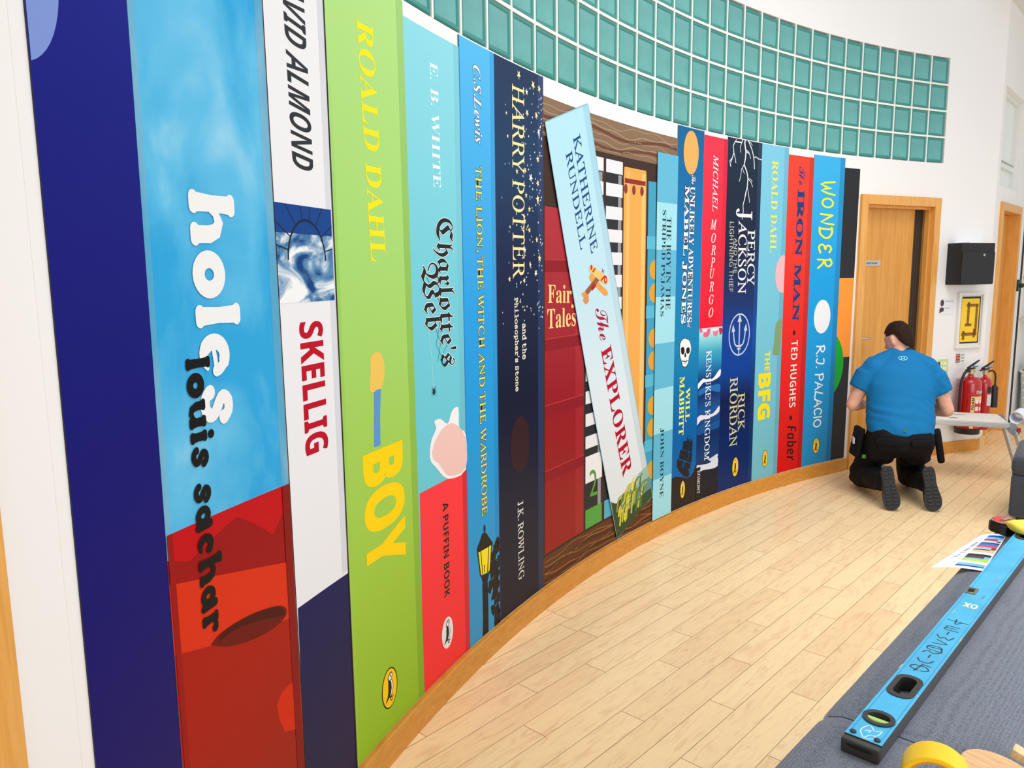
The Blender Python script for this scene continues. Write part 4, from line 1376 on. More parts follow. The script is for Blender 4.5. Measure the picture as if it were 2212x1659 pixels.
a.poly(smooth_pts([(2.9781, 1.1656), (2.9248, 1.1511), (2.8978, 1.118), (2.8946, 1.0798), (2.9157, 1.0477), (2.9224, 1.0145), (2.9422, 0.9893), (2.9709, 0.9853), (2.9986, 0.998), (3.011, 1.0309), (3.0279, 1.0573), (3.0326, 1.095), (3.0308, 1.132), (3.0095, 1.157), (2.9781, 1.1656)], 3)[:-1], (22, 26, 32), 2)
a.poly(smooth_pts([(2.9763, 1.1621), (2.9279, 1.1488), (2.9026, 1.1176), (2.8995, 1.0802), (2.9206, 1.0498), (2.9273, 1.0166), (2.9472, 0.9931), (2.9711, 0.9895), (2.9939, 1.0009), (3.0062, 1.0305), (3.0231, 1.0569), (3.0278, 1.0946), (3.026, 1.13), (3.0062, 1.1542), (2.9763, 1.1621)], 3)[:-1], (240, 240, 240), 3)
for q in ([(3.0172, 1.1078), (2.9919, 1.1125), (2.9754, 1.0996), (2.9745, 1.0762), (2.9932, 1.066), (3.0127, 1.076)], [(2.9531, 1.0995), (2.931, 1.1062), (2.9129, 1.0947), (2.9167, 1.0714), (2.9389, 1.0665), (2.9554, 1.0779)], [(2.9741, 1.0661), (2.9649, 1.0754), (2.9548, 1.0628), (2.9574, 1.0479), (2.9734, 1.0493)]):
    a.poly(smooth_pts(q + q[:1], 3)[:-1], (22, 26, 32), 4)
a.line([(3.0013, 1.0283), (2.9627, 1.0198), (2.9309, 1.0254)], .005, (22, 26, 32), 4)
for q in [(2.9921, 1.0359), (2.976, 1.0344), (2.96, 1.033), (2.9455, 1.0318)]:
    a.line([q, (q[0], q[1] - .028)], .0025, (22, 26, 32), 4)
a.build('skull_picture', p)
a = Art(); a.ell((2.9451, 2.2566), .085, .125, (250, 172, 92), 3); a.build('colour_patch', p)
emblem(p, (2.9625, 0.2152), .029, .058, (250, 205, 10))

# --- red over sea picture
z12 = (2.6696, 2.3778)[1]
p = panel(U[10], U[11], ZB, z12, print_mat('print_waves', [(0, (30, 26, 34)), (.18, (30, 30, 44)), (.28, (16, 60, 116)), (.42, (14, 40, 96)), (.58, (24, 84, 150)), (.68, (16, 44, 100)), (.79, (14, 60, 122)), (.86, (24, 120, 176)), (.96, (60, 164, 194)), (1.05, (140, 214, 222)), (1.13, (232, 240, 242))]),
          'bright red spine panel with white lettering above a stormy sea picture')
z_red = ((2.7927, 1.217)[1] + (2.5508, 1.2064)[1]) / 2
a = Art()
a.rect(U[11], U[10], z_red, z12, print_mat('print_scarlet', [(1.2, (248, 16, 44)), (2.3, (250, 52, 78))]), 2)
a.build('red_field', p)
a = Art(); a.rect(U[11], U[11] + .045, z_red, z12, (214, 32, 62), 3); a.build('edge_strip', p)
a = Art(clip=(U[11], U[10], ZB, z12))
_n = 2.2
for q, c in (([(2.8041, 1.2161), (2.7588, 1.2118), (2.7707, 1.1885), (2.7931, 1.1848)], (222, 90, 124)), ([(2.7512, 1.1873), (2.71, 1.2038), (2.6744, 1.2052), (2.6824, 1.1676), (2.7173, 1.1525), (2.7565, 1.1619)], (226, 100, 132)), ([(2.6441, 1.1809), (2.6091, 1.198), (2.5761, 1.1873), (2.5939, 1.1533), (2.63, 1.159)], (228, 120, 150)), ([(2.5736, 1.203), (2.5344, 1.2026), (2.5344, 1.169), (2.5584, 1.1599)], (170, 40, 80)),
             ([(2.7749, 1.211), (2.7102, 1.209), (2.7253, 1.1858), (2.7643, 1.1915)], (244, 220, 232)), ([(2.6453, 1.2071), (2.5802, 1.2052), (2.5957, 1.1885), (2.6378, 1.1857)], (246, 226, 236)),
             ([(2.8048, 0.8657), (2.7443, 0.894), (2.6948, 0.8783), (2.6296, 0.8822), (2.582, 0.9131), (2.5405, 0.936), (2.5415, 0.8912), (2.6126, 0.8698), (2.6778, 0.8642), (2.7431, 0.8677), (2.8032, 0.8307)], (232, 238, 246)),
             ([(2.8066, 0.6475), (2.7664, 0.6613), (2.7004, 0.6486), (2.6185, 0.6517), (2.5704, 0.6779), (2.5414, 0.6923), (2.5428, 0.6543), (2.6012, 0.6349), (2.6832, 0.6301), (2.7648, 0.6239), (2.8061, 0.5991)], (226, 222, 240)),
             ([(2.7982, 0.34), (2.7187, 0.3296), (2.6361, 0.3281), (2.5549, 0.3644), (2.5428, 0.288), (2.634, 0.2846), (2.7171, 0.293), (2.796, 0.2902)], (214, 220, 236)),
             ([(2.798, 0.8214), (2.7092, 0.8376), (2.6274, 0.8375), (2.5454, 0.8376), (2.5427, 0.7832), (2.6422, 0.8035), (2.7399, 0.7953), (2.7964, 0.7864)], (30, 110, 180)),
             ([(2.8023, 0.5853), (2.731, 0.6012), (2.6318, 0.5868), (2.5418, 0.6013), (2.5424, 0.5464), (2.6628, 0.5462), (2.8, 0.5318)], (20, 84, 150)), ([(2.705, 0.3905), (2.6538, 0.3542), (2.5554, 0.3737), (2.5478, 0.3539), (2.6364, 0.3364)], (206, 214, 236))):
    _n += .12
    a.poly(smooth_pts(q + q[:1], 2)[:-1], c, _n)
a.rect(U[10] - .055, U[10] - .006, ZB, (2.7862, 0.3221)[1], (34, 30, 34), 5)
a.build('sea_picture', p)
lettering(p, [('MICHAEL', 'I', (2.6911, 2.2714), (2.6878, 1.9302), (2.6329, 2.2327), (250, 238, 240), dict(off=.004, lay=5)),
              ("KENSUKE'S KINGDOM", 'R', (2.7169, 1.0663), (2.7119, 0.3556), (2.6537, 1.0555), (244, 246, 250), dict(lay=6, off=.004)),
              ('EGMONT', 'R', (2.7898, 0.3024), (2.7887, 0.1484), (2.7571, 0.2921), (240, 240, 240), dict(lay=7, off=.004))])
a = Art()
for ch, (cu, cz) in (('M', (2.6689, 1.8522)), ('O', (2.6648, 1.7702)), ('R', (2.6639, 1.6961)), ('P', (2.6667, 1.6189)), ('U', (2.6699, 1.55)), ('R', (2.6752, 1.4693)), ('G', (2.6741, 1.3882)), ('O', (2.6734, 1.3067))):
    hw, hh = (.036, .030) if ch == 'M' else (.026, .030)
    a.text(ch, 'I', (cu + hw, cz - hh), (cu - hw, cz - hh), (cu + hw, cz + hh), (250, 238, 240), upright=False, lay=4, off=.006)
a.build('lettering', p)

# --- dark navy with lightning
p = panel(U[11], U[12], ZB, ZT, print_mat('print_storm', [(0, (4, 40, 100)), (.35, (2, 36, 96)), (.62, (6, 24, 72)), (.8, (0, 60, 148)), (1.05, (0, 60, 150)), (1.25, (10, 44, 104)), (1.55, (12, 26, 62)), (2.0, (16, 34, 56)), (2.3, (24, 44, 64))]), 'dark navy spine panel with white lightning, silver lettering and trident ring')
bands(p, U[11], U[12], ZB, ZT, None, .045, None, print_mat('print_storm_edge', [(0, (10, 54, 112)), (.6, (12, 40, 92)), (1.0, (10, 74, 158)), (1.6, (22, 44, 84)), (2.3, (40, 62, 84))]))
lt = (236, 240, 244)
a = Art(clip=(U[12], U[11], ZB, ZT))
for pts, w in (([(2.3249, 2.4057), (2.3309, 2.3739), (2.315, 2.3268), (2.3178, 2.2847), (2.3311, 2.2417), (2.2972, 2.2023), (2.2816, 2.1612), (2.2862, 2.1043), (2.3025, 2.0679), (2.3132, 2.0248), (2.3296, 1.9885), (2.3245, 1.9461), (2.3349, 1.8959)], [.012, .012, .012, .011, .011, .010, .010, .009, .008, .008, .007, .007, .005]),
               ([(2.3211, 2.3401), (2.2781, 2.3232), (2.2562, 2.2866)], .005), ([(2.315, 2.3268), (2.2709, 2.3134)], .005),
               ([(2.3311, 2.2417), (2.3608, 2.2113), (2.3663, 2.1691), (2.3826, 2.133)], .005), ([(2.3508, 2.2191), (2.3252, 2.1861)], .004), ([(2.2816, 2.1612), (2.2406, 2.1357), (2.2231, 2.1084)], .005), ([(2.2862, 2.1043), (2.2679, 2.0629), (2.254, 2.0066)], .005), ([(2.262, 2.1626), (2.2278, 2.1437)], .004),
               ([(2.3533, 2.3992), (2.3651, 2.3773), (2.4446, 2.3746), (2.4652, 2.3466), (2.4551, 2.3066), (2.4714, 2.2709), (2.4991, 2.2513), (2.4868, 2.2182)], .008), ([(2.4551, 2.3066), (2.4347, 2.2673), (2.4281, 2.2438)], .006), ([(2.4714, 2.2709), (2.4829, 2.2425)], .004),
               ([(2.3651, 2.3773), (2.3817, 2.3481), (2.3746, 2.3142)], .005), ([(2.4446, 2.3746), (2.4259, 2.3902)], .004), ([(2.2987, 2.4049), (2.2749, 2.3795), (2.2467, 2.3472), (2.2245, 2.307), (2.2141, 2.2655), (2.2089, 2.2233)], .008),
               ([(2.2237, 2.293), (2.198, 2.3037), (2.1644, 2.2924), (2.1181, 2.2906)], .006), ([(2.2952, 2.39), (2.2622, 2.3877), (2.2414, 2.3688)], .004), ([(2.311, 2.032), (2.3251, 2.0029)], .005), ([(2.2906, 2.0899), (2.3039, 2.0466)], .004)):
    a.line(pts, w, lt, 3)
a.build('lightning_picture', p)
gold = (214, 206, 150)
lettering(p, [('PERCY', 'R', (2.2654, 1.8323), (2.2524, 1.4676), (2.1752, 1.827), (226, 228, 232), dict(off=.008)),
              ('J', 'R', (2.41, 1.9636), (2.4062, 1.8967), (2.2183, 1.9667), (226, 228, 232), dict(off=.006)),
              ('ACKSON', 'R', (2.3757, 1.8891), (2.3603, 1.4166), (2.2768, 1.8868), (226, 228, 232), dict(off=.008)),
              ('AND THE', 'SANS', (2.4237, 1.7759), (2.4146, 1.5511), (2.3846, 1.7739), (196, 198, 176), {}),
              ('LIGHTNING THIEF', 'SANS', (2.4789, 1.8764), (2.4654, 1.4297), (2.4297, 1.8753), (196, 198, 176), {}),
              ('RICK', 'R', (2.317, 0.7477), (2.3082, 0.4857), (2.2351, 0.7322), gold, dict(off=.006)),
              ('RIORDAN', 'R', (2.4219, 0.8629), (2.4082, 0.3912), (2.3259, 0.8462), gold, dict(off=.006))])
a = Art()
sv = (188, 206, 230)
tc_ = (2.3263, 1.1458)
def T(l): return [(tc_[0] - x, tc_[1] + y) for x, y in l]
ring = [(.122 * math.cos(t), .136 * math.sin(t)) for t in [2 * PI * i / 40 for i in range(41)]]
a.line(T(ring), .010, sv, 3)
a.line(T([(0, -.13), (0, .10)]), .012, sv, 4)
a.poly(T([(0, .135), (-.026, .085), (.026, .085)]), sv, 4)
for sgn in (-1, 1):
    a.line(T(smooth_pts([(sgn * .01, -.08), (sgn * .05, -.06), (sgn * .068, 0), (sgn * .072, .04)], 4)), .012, sv, 4)
    a.poly(T([(sgn * .078, .072), (sgn * .094, .02), (sgn * .052, .024)]), sv, 4)
a.line(T([(-.03, -.075), (.03, -.075)]), .012, sv, 4); a.line(T([(-.022, -.095), (.022, -.095)]), .01, sv, 4)
a.build('trident_picture', p)
emblem(p, (2.3249, 0.2421), .040, .070, (250, 205, 10))

# --- pale aqua
p = panel(U[12], U[13], ZB, ZT, print_mat('print_paleaqua', [(0, (116, 186, 202)), (1.2, (112, 192, 214)), (2.3, (122, 196, 224))]), 'pale aqua spine panel with two yellow lettering lines and a green patch')
bands(p, U[12], U[13], ZB, ZT, None, .048, None, print_mat('print_paleaqua_edge', [(0, (104, 168, 186)), (1.2, (98, 176, 198)), (2.3, (108, 180, 210))]))
lettering(p, [('ROALD DAHL', 'B', (2.0029, 2.2985), (1.9907, 1.6843), (1.9258, 2.2957), (238, 228, 84), dict(off=-.004)),
              ('THE', 'SB', (2.0066, 1.0081), (2.0036, 0.8688), (1.9441, 0.9991), (246, 222, 26), dict(off=.01)),
              ('BFG', 'SB', (2.0762, 0.8574), (2.0704, 0.5275), (1.9229, 0.8436), (246, 222, 26), dict(off=.03))])
a = Art()
a.poly([(1.849, 1.2246), (1.8124, 1.223), (1.8266, 0.9709), (1.9117, 0.9772), (1.8863, 1.1938)], (124, 158, 112), 3)
a.build('colour_patch', p)
a = Art(clip=(U[13] + .001, U[12], ZB, ZT)); a.ell((1.8253, 1.5403), .09, .13, (228, 180, 190), 2); a.build('colour_patch', p)
emblem(p, (1.9578, 0.2408), .036, .062, (250, 205, 10))

# --- orange red
z15 = (1.6327, 2.3528)[1]
p = panel(U[13], U[14], ZB, z15, print_mat('print_orange_red', [(0, (214, 16, 16)), (1.0, (230, 34, 28)), (2.2, (238, 66, 48))]), 'orange-red spine panel with heavy navy title and white hand-drawn name')
bands(p, U[13], U[14], ZB, z15, None, .055, None, print_mat('print_orange_red_edge', [(0, (180, 16, 18)), (1.0, (196, 30, 28)), (2.2, (206, 58, 46))]))
lettering(p, [('The', 'SCR', (1.6798, 2.2812), (1.6764, 2.1563), (1.6055, 2.2824), (60, 48, 124), dict(off=.006)),
              ('IRON MAN', 'B', (1.6853, 2.1258), (1.6901, 1.201), (1.6014, 2.1208), (22, 56, 116), dict(off=.02)),
              ('TED HUGHES', 'SB', (1.6863, 1.0646), (1.684, 0.575), (1.6094, 1.0532), (244, 240, 240), dict(off=-.012)),
              ('Faber', 'SBI', (1.6948, 0.4397), (1.6883, 0.1722), (1.5792, 0.4167), (28, 22, 24), dict(off=-.01))])
a = Art()
a.ell((1.6586, 1.12), .016, .017, (40, 22, 30), 3); a.build('dot', p)
a = Art(); a.ell((1.6577, 0.4981), .016, .017, (40, 22, 30), 3); a.build('dot', p)

# --- sky blue
p = panel(U[14], U[15], ZB, (1.3209, 2.3762)[1], print_mat('print_azure', [(0, (36, 140, 194)), (.6, (12, 150, 214)), (1.4, (18, 158, 226)), (2.2, (58, 176, 232))]), 'azure spine panel with loose yellow brush title and white handwritten name')
bands(p, U[14], U[15], ZB, (1.3209, 2.3762)[1], None, .055, None, print_mat('print_azure_edge', [(0, (24, 116, 170)), (.6, (10, 124, 186)), (2.2, (40, 146, 204))]))
a = Art()
for ch, A_, B_, C_ in (('W', (1.4117, 2.1987), (1.404, 2.0984), (1.2526, 2.2076)), ('O', (1.3918, 2.0827), (1.3858, 2.0044), (1.2542, 2.0888)), ('N', (1.3999, 1.9711), (1.3931, 1.8825), (1.2508, 1.9761)),
                       ('D', (1.409, 1.8723), (1.4023, 1.7832), (1.254, 1.876)), ('E', (1.4058, 1.7567), (1.4001, 1.6803), (1.256, 1.7586)), ('R', (1.4031, 1.647), (1.3973, 1.5701), (1.2473, 1.6473))):
    drawn_text(a, ch, PEN, A_, B_, C_, 1.0, (240, 232, 52), 3)
a.build('lettering', p)
a = Art()
drawn_text(a, 'R.J. PALACIO', PEN, (1.3722, 1.0082), (1.3714, 0.3803), (1.2789, 1.0026), 1.0, (238, 244, 250), 3)
a.build('lettering', p)
a = Art(); a.ell((1.3264, 1.2228), .10, .125, (236, 238, 242), 3); a.build('colour_patch', p)
emblem(p, (1.3277, 0.2436), .042, .062, (250, 205, 10))

# --- black, orange and green
z17 = (1.0357, 2.3095)[1]
p = panel(U[15], U[16], ZB, z17, ink((40, 42, 46)), 'narrow black spine panel with an orange block and green half disc')
zo1, zo0 = (1.0524, 1.503)[1], (1.0378, 0.9009)[1]
a = Art(); a.rect(U[16], U[15], zo0, zo1, (255, 152, 56), 1); a.build('orange_block', p)
_g0, _g1, _g2 = (1.1351, 1.0691), (1.0398, 0.8563), (1.1306, 0.6338)
_h = (_g0[1] - _g2[1]) / 2; _b = U[15] - _g1[0]; _rr = (_h * _h + _b * _b) / (2 * _b)
a = Art(clip=(U[16], U[15], ZB, z17)); a.ell((_g1[0] + _rr, (_g0[1] + _g2[1]) / 2), _rr, _rr, (0, 168, 44), 2, 60); a.build('green_disc', p)

# ================================================================== loose things
grey = (60, 66, 80)
def fabric(name, c, sc=900.0):
    m = mat(name, c, .85, 0, .25)
    nt = m.node_tree; b = nt.nodes['Principled BSDF']
    tc = nt.nodes.new('ShaderNodeTexCoord')
    mp = nt.nodes.new('ShaderNodeMapping'); mp.inputs['Rotation'].default_value = (0, 0, .8)
    nt.links.new(tc.outputs['Object'], mp.inputs['Vector'])
    ck = nt.nodes.new('ShaderNodeTexVoronoi'); ck.inputs['Scale'].default_value = sc * .40; ck.inputs['Randomness'].default_value = .55
    nt.links.new(mp.outputs['Vector'], ck.inputs['Vector'])
    r = nt.nodes.new('ShaderNodeValToRGB')
    r.color_ramp.elements[0].position = .15; r.color_ramp.elements[0].color = rgb(shade(c, 1.22))
    r.color_ramp.elements[1].position = .75; r.color_ramp.elements[1].color = rgb(shade(c, .78))
    nt.links.new(ck.outputs['Distance'], r.inputs['Fac'])
    nt.links.new(r.outputs['Color'], b.inputs['Base Color'])
    bp = nt.nodes.new('ShaderNodeBump'); bp.inputs['Strength'].default_value = .35; bp.inputs['Distance'].default_value = .0006
    nt.links.new(ck.outputs['Distance'], bp.inputs['Height']); nt.links.new(bp.outputs['Normal'], b.inputs['Normal'])
    b.inputs['Sheen Weight'].default_value = .25
    return m
weave = fabric('woven_upholstery', (104, 110, 123))
weave_d = fabric('woven_upholstery_dark', (58, 62, 72))

# --- sofa: its back runs diagonally past the camera; local x along the back, y towards the seat
SO = Vector((.8057, 1.5885, 0)); SX = Vector((.6885, .7252, 0)).normalized()
sofa = empty('sofa', SO, math.atan2(SX.y, SX.x))
tag(sofa, 'dark grey woven sofa with tools laid along its back', 'sofa')
TOP = .75
def cushion(name, s0, s1, roll0=False):
    prof = [(.02, .50), (.006, .60), (.0, .68), (.004, .715), (.018, .738), (.045, .749), (.10, .7515), (.17, .7505), (.21, .745), (.25, .733), (.30, .709), (.35, .67), (.40, .61), (.44, .53), (.46, .46), (.40, .44), (.20, .44), (.06, .46)]
    prof = [(-t, z) for t, z in prof]
    b_ = bmesh.new(); prev = None
    N = max(6, int((s1 - s0) / .03))
    ends = []
    for i in range(N + 1):
        f = i / N; s = s0 + (s1 - s0) * f
        d = min(s - s0, s1 - s)
        k = 1 - .022 * math.exp(-(d / .010) ** 1.0)               # soft rounding into the seam
        cy, cz = -.22, .60
        ring = []
        for t, z in prof:
            bul = .006 * math.sin(PI * f)
            tt, zz = cy + (t - cy) * (k + bul), cz + (z - cz) * (k + bul * .3)
            zz += .0015 * noise.noise(Vector((s * 6, t * 6, 1.3)))
            ring.append(b_.verts.new((s, tt, zz)))
        if prev:
            m = len(ring)
            for q in range(m):
                b_.faces.new((prev[q], prev[(q + 1) % m], ring[(q + 1) % m], ring[q]))
        else:
            ends.append(ring)
        prev = ring
    ends.append(prev)
    for e in ends:
        b_.faces.new(e)
    bmesh.ops.recalc_face_normals(b_, faces=b_.faces)
    o = link_mesh(name, b_, weave, sofa, local=True, smooth=True, auto=60)
    return o
# the local y axis points left of the back, so everything on the sofa lies at negative y
cushion('back_cushion', -.345, 1.14)
cushion('back_cushion', -.66, -.349)
b_ = bmesh.new()
for s0, s1 in ((-.66, .20), (.205, 1.14)):
    add_box(b_, (s0, -1.08, .26), (s1, -.44, .44), bevel=.045, seg=4)
    o = link_mesh('seat_cushion', b_, weave, sofa, local=True, smooth=True, auto=50); b_ = bmesh.new()
b_.free()
b_ = bmesh.new(); add_box(b_, (-.66, -1.06, .08), (1.14, -.03, .27), bevel=.02, seg=3); add_box(b_, (-.655, -.42, .20), (1.135, -.035, .50), bevel=.03, seg=3)
link_mesh('base', b_, weave_d, sofa, local=True, smooth=True, auto=50)
for s in (-.58, 1.06):
    for t in (-.10, -.98):
        b_ = bmesh.new(); add_lathe(b_, [(0, 0), (.022, 0), (.026, .09), (0, .09)], 14, Matrix.Translation((s, t, 0)))
        link_mesh('foot', b_, mat('black_plastic', (26, 26, 28), .45), sofa, local=True, smooth=True, auto=40)
# rolled piping at the near end of the back
b_ = bmesh.new()
add_tube(b_, smooth_pts([(-.585, -.006, .70), (-.590, -.03, .742), (-.596, -.09, .760), (-.600, -.16, .760), (-.604, -.24, .752)], 5), .011, 10)
add_tube(b_, smooth_pts([(-.612, -.004, .70), (-.616, -.03, .738), (-.622, -.10, .756), (-.626, -.2, .752)], 5), .009, 10)
link_mesh('piping', b_, weave_d, sofa, local=True, smooth=True)

# --- second sofa block across the room
b_ = bmesh.new()
Pb = Vector((3.02, 4.50, 0))
sof2 = empty('upholstered_bench', Pb, -.64); tag(sof2, 'dark grey upholstered bench behind the work platform end', 'bench')
add_box(b_, (0, -.0, .06), (.75, .62, .32), bevel=.02, seg=3); link_mesh('base', b_, weave_d, sof2, local=True, smooth=True, auto=50)
b_ = bmesh.new(); add_box(b_, (-.004, -.004, .322), (.754, .62, .435), bevel=.035, seg=4); link_mesh('seat_cushion', b_, weave_d, sof2, local=True, smooth=True, auto=50)
for x in (.06, .69):
    for y in (.06, .56):
        b_ = bmesh.new(); add_lathe(b_, [(0, 0), (.02, 0), (.022, .065), (0, .065)], 12, Matrix.Translation((x, y, 0)))
        link_mesh('foot', b_, mat('black_plastic', (26, 26, 28), .45), sof2, local=True)

# --- spirit level lying on the sofa back; local x along it, y across towards the wall side, z up
LW, LT, LL = .060, .027, 1.8
LO = (0.5532, 1.1971, 0.7785)
lv = empty('spirit_level', (LO[0], LO[1], TOP + .0015), math.atan2(SX.y, SX.x))
tag(lv, 'long scuffed blue spirit level lying on the grey sofa back', 'spirit level')
blue = mat('level_enamel', (70, 178, 224), .38, 0, .4, var=.05, vscale=14)
dark = mat('level_rubber', (44, 46, 50), .55)
alu = mat('level_aluminium', (92, 92, 92), .42, .55)
def LV(x, y):      # y runs from 0 (wall side) to -LW
    return (x, -y)
hole_oval = ellipse(.090, -.030, .0205, .0215, 28)
hole_hand = rrect(.191, -.049, .277, -.011, .018, 6)
hole_win = rrect(.794, -.0185, .826, .004, .003, 3)
outer = [(.012, -LW), (LL - .012, -LW), (LL - .012, 0), (.826, 0), (.826, -.0185), (.794, -.0185), (.794, 0), (.012, 0)]
b_ = bmesh.new()
hole2 = rrect(1.317, -.049, 1.403, -.011, .018, 6)
add_poly_prism(b_, outer, [hole_oval, hole_hand, hole2], 0.0, LT, Matrix(), 0, 1)
body = link_mesh('body', b_, [blue, alu], lv, local=True)
b_ = bmesh.new()
for y in (-.0055, -.0545):
    for x0, x1 in ((.02, .788), (.832, LL - .02)) if y > -.01 else ((.02, LL - .02),):
        add_box(b_, (x0, y - .0005, LT - .0002), (x1, y + .0005, LT + .0004))
link_mesh('edge_groove', b_, mat('level_groove', (52, 140, 184), .5), lv, local=True)
def ring(name, outer_, inner_, z0, z1, m):
    q = bmesh.new(); add_poly_prism(q, outer_, [inner_], z0, z1); bmesh.ops.recalc_face_normals(q, faces=q.faces)
    return link_mesh(name, q, m, lv, local=True)
vial_m = mat('vial_liquid', (172, 214, 96), .08, 0, .5, coat=.6)
o = ring('vial_surround', ellipse(.090, -.030, .0255, .0265, 36), ellipse(.090, -.030, .0165, .0185, 36), .001, LT + .003, dark)
q = bmesh.new(); add_tube(q, [(.090, -.0115, .0185), (.090, -.0485, .0185)], .0085, 16)
link_mesh('vial', q, vial_m, o, local=True, smooth=True, auto=40)
q = bmesh.new(); add_box(q, (.070, -.050, .007), (.110, -.010, .0095)); link_mesh('vial_backing', q, mat('vial_backing', (206, 212, 196), .5), o, local=True)
ring('hand_hole_rim', rrect(.186, -.0535, .282, -.0065, .021, 7), rrect(.197, -.044, .271, -.016, .014, 7), .0008, LT + .002, mat('hole_rubber', (46, 42, 40), .5))
ring('hand_hole_rim', rrect(1.312, -.0535, 1.408, -.0065, .021, 7), rrect(1.323, -.044, 1.397, -.016, .014, 7), .0008, LT + .002, mat('hole_rubber', (46, 42, 40), .5))
o = ring('vial_surround', rrect(.788, -.0235, .832, .0, .004, 3), rrect(.796, -.0175, .824, -.0035, .002, 3), .001, LT + .0018, mat('surround_grey', (112, 112, 106), .45))
q = bmesh.new(); add_tube(q, [(.801, -.0105, .0155), (.819, -.0105, .0155)], .0062, 14); link_mesh('vial', q, vial_m, o, local=True, smooth=True, auto=40)
q = bmesh.new(); add_box(q, (.794, -.0185, .001), (.826, -.002, .004)); link_mesh('vial_backing', q, mat('vial_dark', (60, 58, 56), .5), o, local=True)
# end caps
for x0, x1 in ((-.004, .0125), (LL - .0125, LL + .004)):
    q = bmesh.new(); add_box(q, (x0, -LW - .001, -.0005), (x1, .001, LT - .0015 if x0 < 0 else LT + .0005), bevel=.004, seg=3)
    c_ = link_mesh('end_cap', q, mat('cap_rubber', (58, 56, 52), .6, bump=.4, bscale=90), lv, local=True, smooth=True, auto=45)
q = bmesh.new(); add_poly_prism(q, [(-.0048, 0)] and ellipse(0, 0, .021, .0035, 20), [], 0, .0012, Matrix.Translation((-.0040, -.030, .017)) @ Matrix(((0, 0, -1, 0), (1, 0, 0, 0), (0, 1, 0, 0), (0, 0, 0, 1))))
bmesh.ops.recalc_face_normals(q, faces=q.faces); link_mesh('cap_slot', q, mat('slot_black', (20, 20, 20), .7), lv, local=True)
for y in (-.0105, -.0495):
    q = bmesh.new(); add_lathe(q, [(.0052, 0), (.0052, .003), (.0035, .0042), (0, .0042)], 16, Matrix.Translation((.022, y, LT - .0005))); link_mesh('rubber_plug', q, dark, lv, local=True, smooth=True, auto=40)
# marks on the face
def lv_strokes(name, strokes, w, m, z=LT + .0003):
    q = bmesh.new()
    for s_ in strokes:
        pts = smooth_pts(s_, 4)
        for i in range(len(pts) - 1):
            (x0, y0), (x1, y1) = pts[i], pts[i + 1]
            l = math.hypot(x1 - x0, y1 - y0) or 1
            nx, ny = -(y1 - y0) / l * w / 2, (x1 - x0) / l * w / 2
            q.faces.new([q.verts.new((a_, b2, z)) for a_, b2 in ((x0 + nx, y0 + ny), (x1 + nx, y1 + ny), (x1 - nx, y1 - ny), (x0 - nx, y0 - ny))])
    return link_mesh(name, q, m, lv, local=True)
blk_ink = mat('marker_ink', (34, 56, 66), .5)
def hand(x, sc, strokes):
    """marker writing along the level, letters standing across it"""
    return [[(x + px_ * sc, -.046 + py_ * sc) for px_, py_ in s_] for s_ in strokes]
ht = []
for x, ss in ((.345, [[(0, .5), (.2, 1.0), (.6, .9), (.7, .3), (.3, .0), (0, .4)], [(-.2, .7), (.9, .5)], [(.9, .0), (1.0, .6)]]),
              (.385, [[(.5, 1.0), (.1, .8), (.1, .3), (.6, .1)]]), (.412, [[(.0, .5), (.5, .5)]]),
              (.432, [[(0, 1.0), (.4, .8), (.2, .4), (.7, .0)]]), (.452, [[(.0, .2), (.1, .9), (.6, .9), (.7, .3), (.2, .1), (0, .2)], [(.4, .9), (.5, .1)]]),
              (.488, [[(0, .9), (.3, .1), (.7, .8)]]), (.518, [[(.6, 1.0), (.1, .7), (.4, .5), (.1, .2), (.7, .0)]]),
              (.548, [[(.0, .5), (.5, .5)]]), (.575, [[(0, .0), (0, .8), (.3, .8), (.35, .2)], [(.35, .8), (.65, .8), (.7, .1)]]), (.615, [[(.5, -.2), (.5, 1.1)], [(.5, .2), (.0, .5), (.9, .6)]])):
    ht += hand(x - .03, .032, ss)
lv_strokes('marker_writing', ht, .0028, blk_ink)
lv_strokes('paint_mark', [[(.012 + .048 * a_, -.048 + .030 * b2) for a_, b2 in s_] for s_ in ([(.0, .55), (.5, 1.0), (1.0, .75), (.72, .35), (.9, .05), (.5, .1), (.35, .45), (.05, .6)], [(.05, .5), (.3, .0), (.4, .3)], [(.55, .8), (.7, .5), (.5, .6)])], .0022, mat('paint_white', (206, 232, 240), .6))
vs_, fs = text_mesh('XO', 'SB', .03)
x0, x1, y0, y1 = bbox(vs_)
q = bmesh.new(); nv = [q.verts.new((.722 - .034 * (v[0] - x0) / (x1 - x0) * 0 - .030 * (v[1] - y0) / (y1 - y0) + .006, -.016 - .030 * (v[0] - x0) / (x1 - x0), LT + .0003)) for v in vs_]
for f in fs: q.faces.new([nv[i] for i in f])
link_mesh('worn_logo', q, mat('worn_cream', (226, 220, 184), .6), lv, local=True)
lv_strokes('scuff', [[(.640, -.006), (.652, -.012), (.660, -.010)], [(.772, -.012), (.776, -.03), (.780, -.042)], [(.92, -.03), (.945, -.045), (.955, -.038)], [(.62, -.052), (.63, -.056)], [(.5, -.0585), (.52, -.0588)], [(.21, -.0582), (.216, -.0588)], [(.10, -.0586), (.108, -.0584)], [(.30, -.0002), (.32, -.0006)], [(.84, -.02), (.85, -.024)], [(.86, -.034), (.868, -.036)]], .0026, mat('scuff_grey', (176, 184, 168), .6))
lv_strokes('printed_code', [[(.776 + .006 * k, -.038 - .0035 * (k % 2)), (.779 + .006 * k, -.0425)] for k in range(4)], .0016, blk_ink)

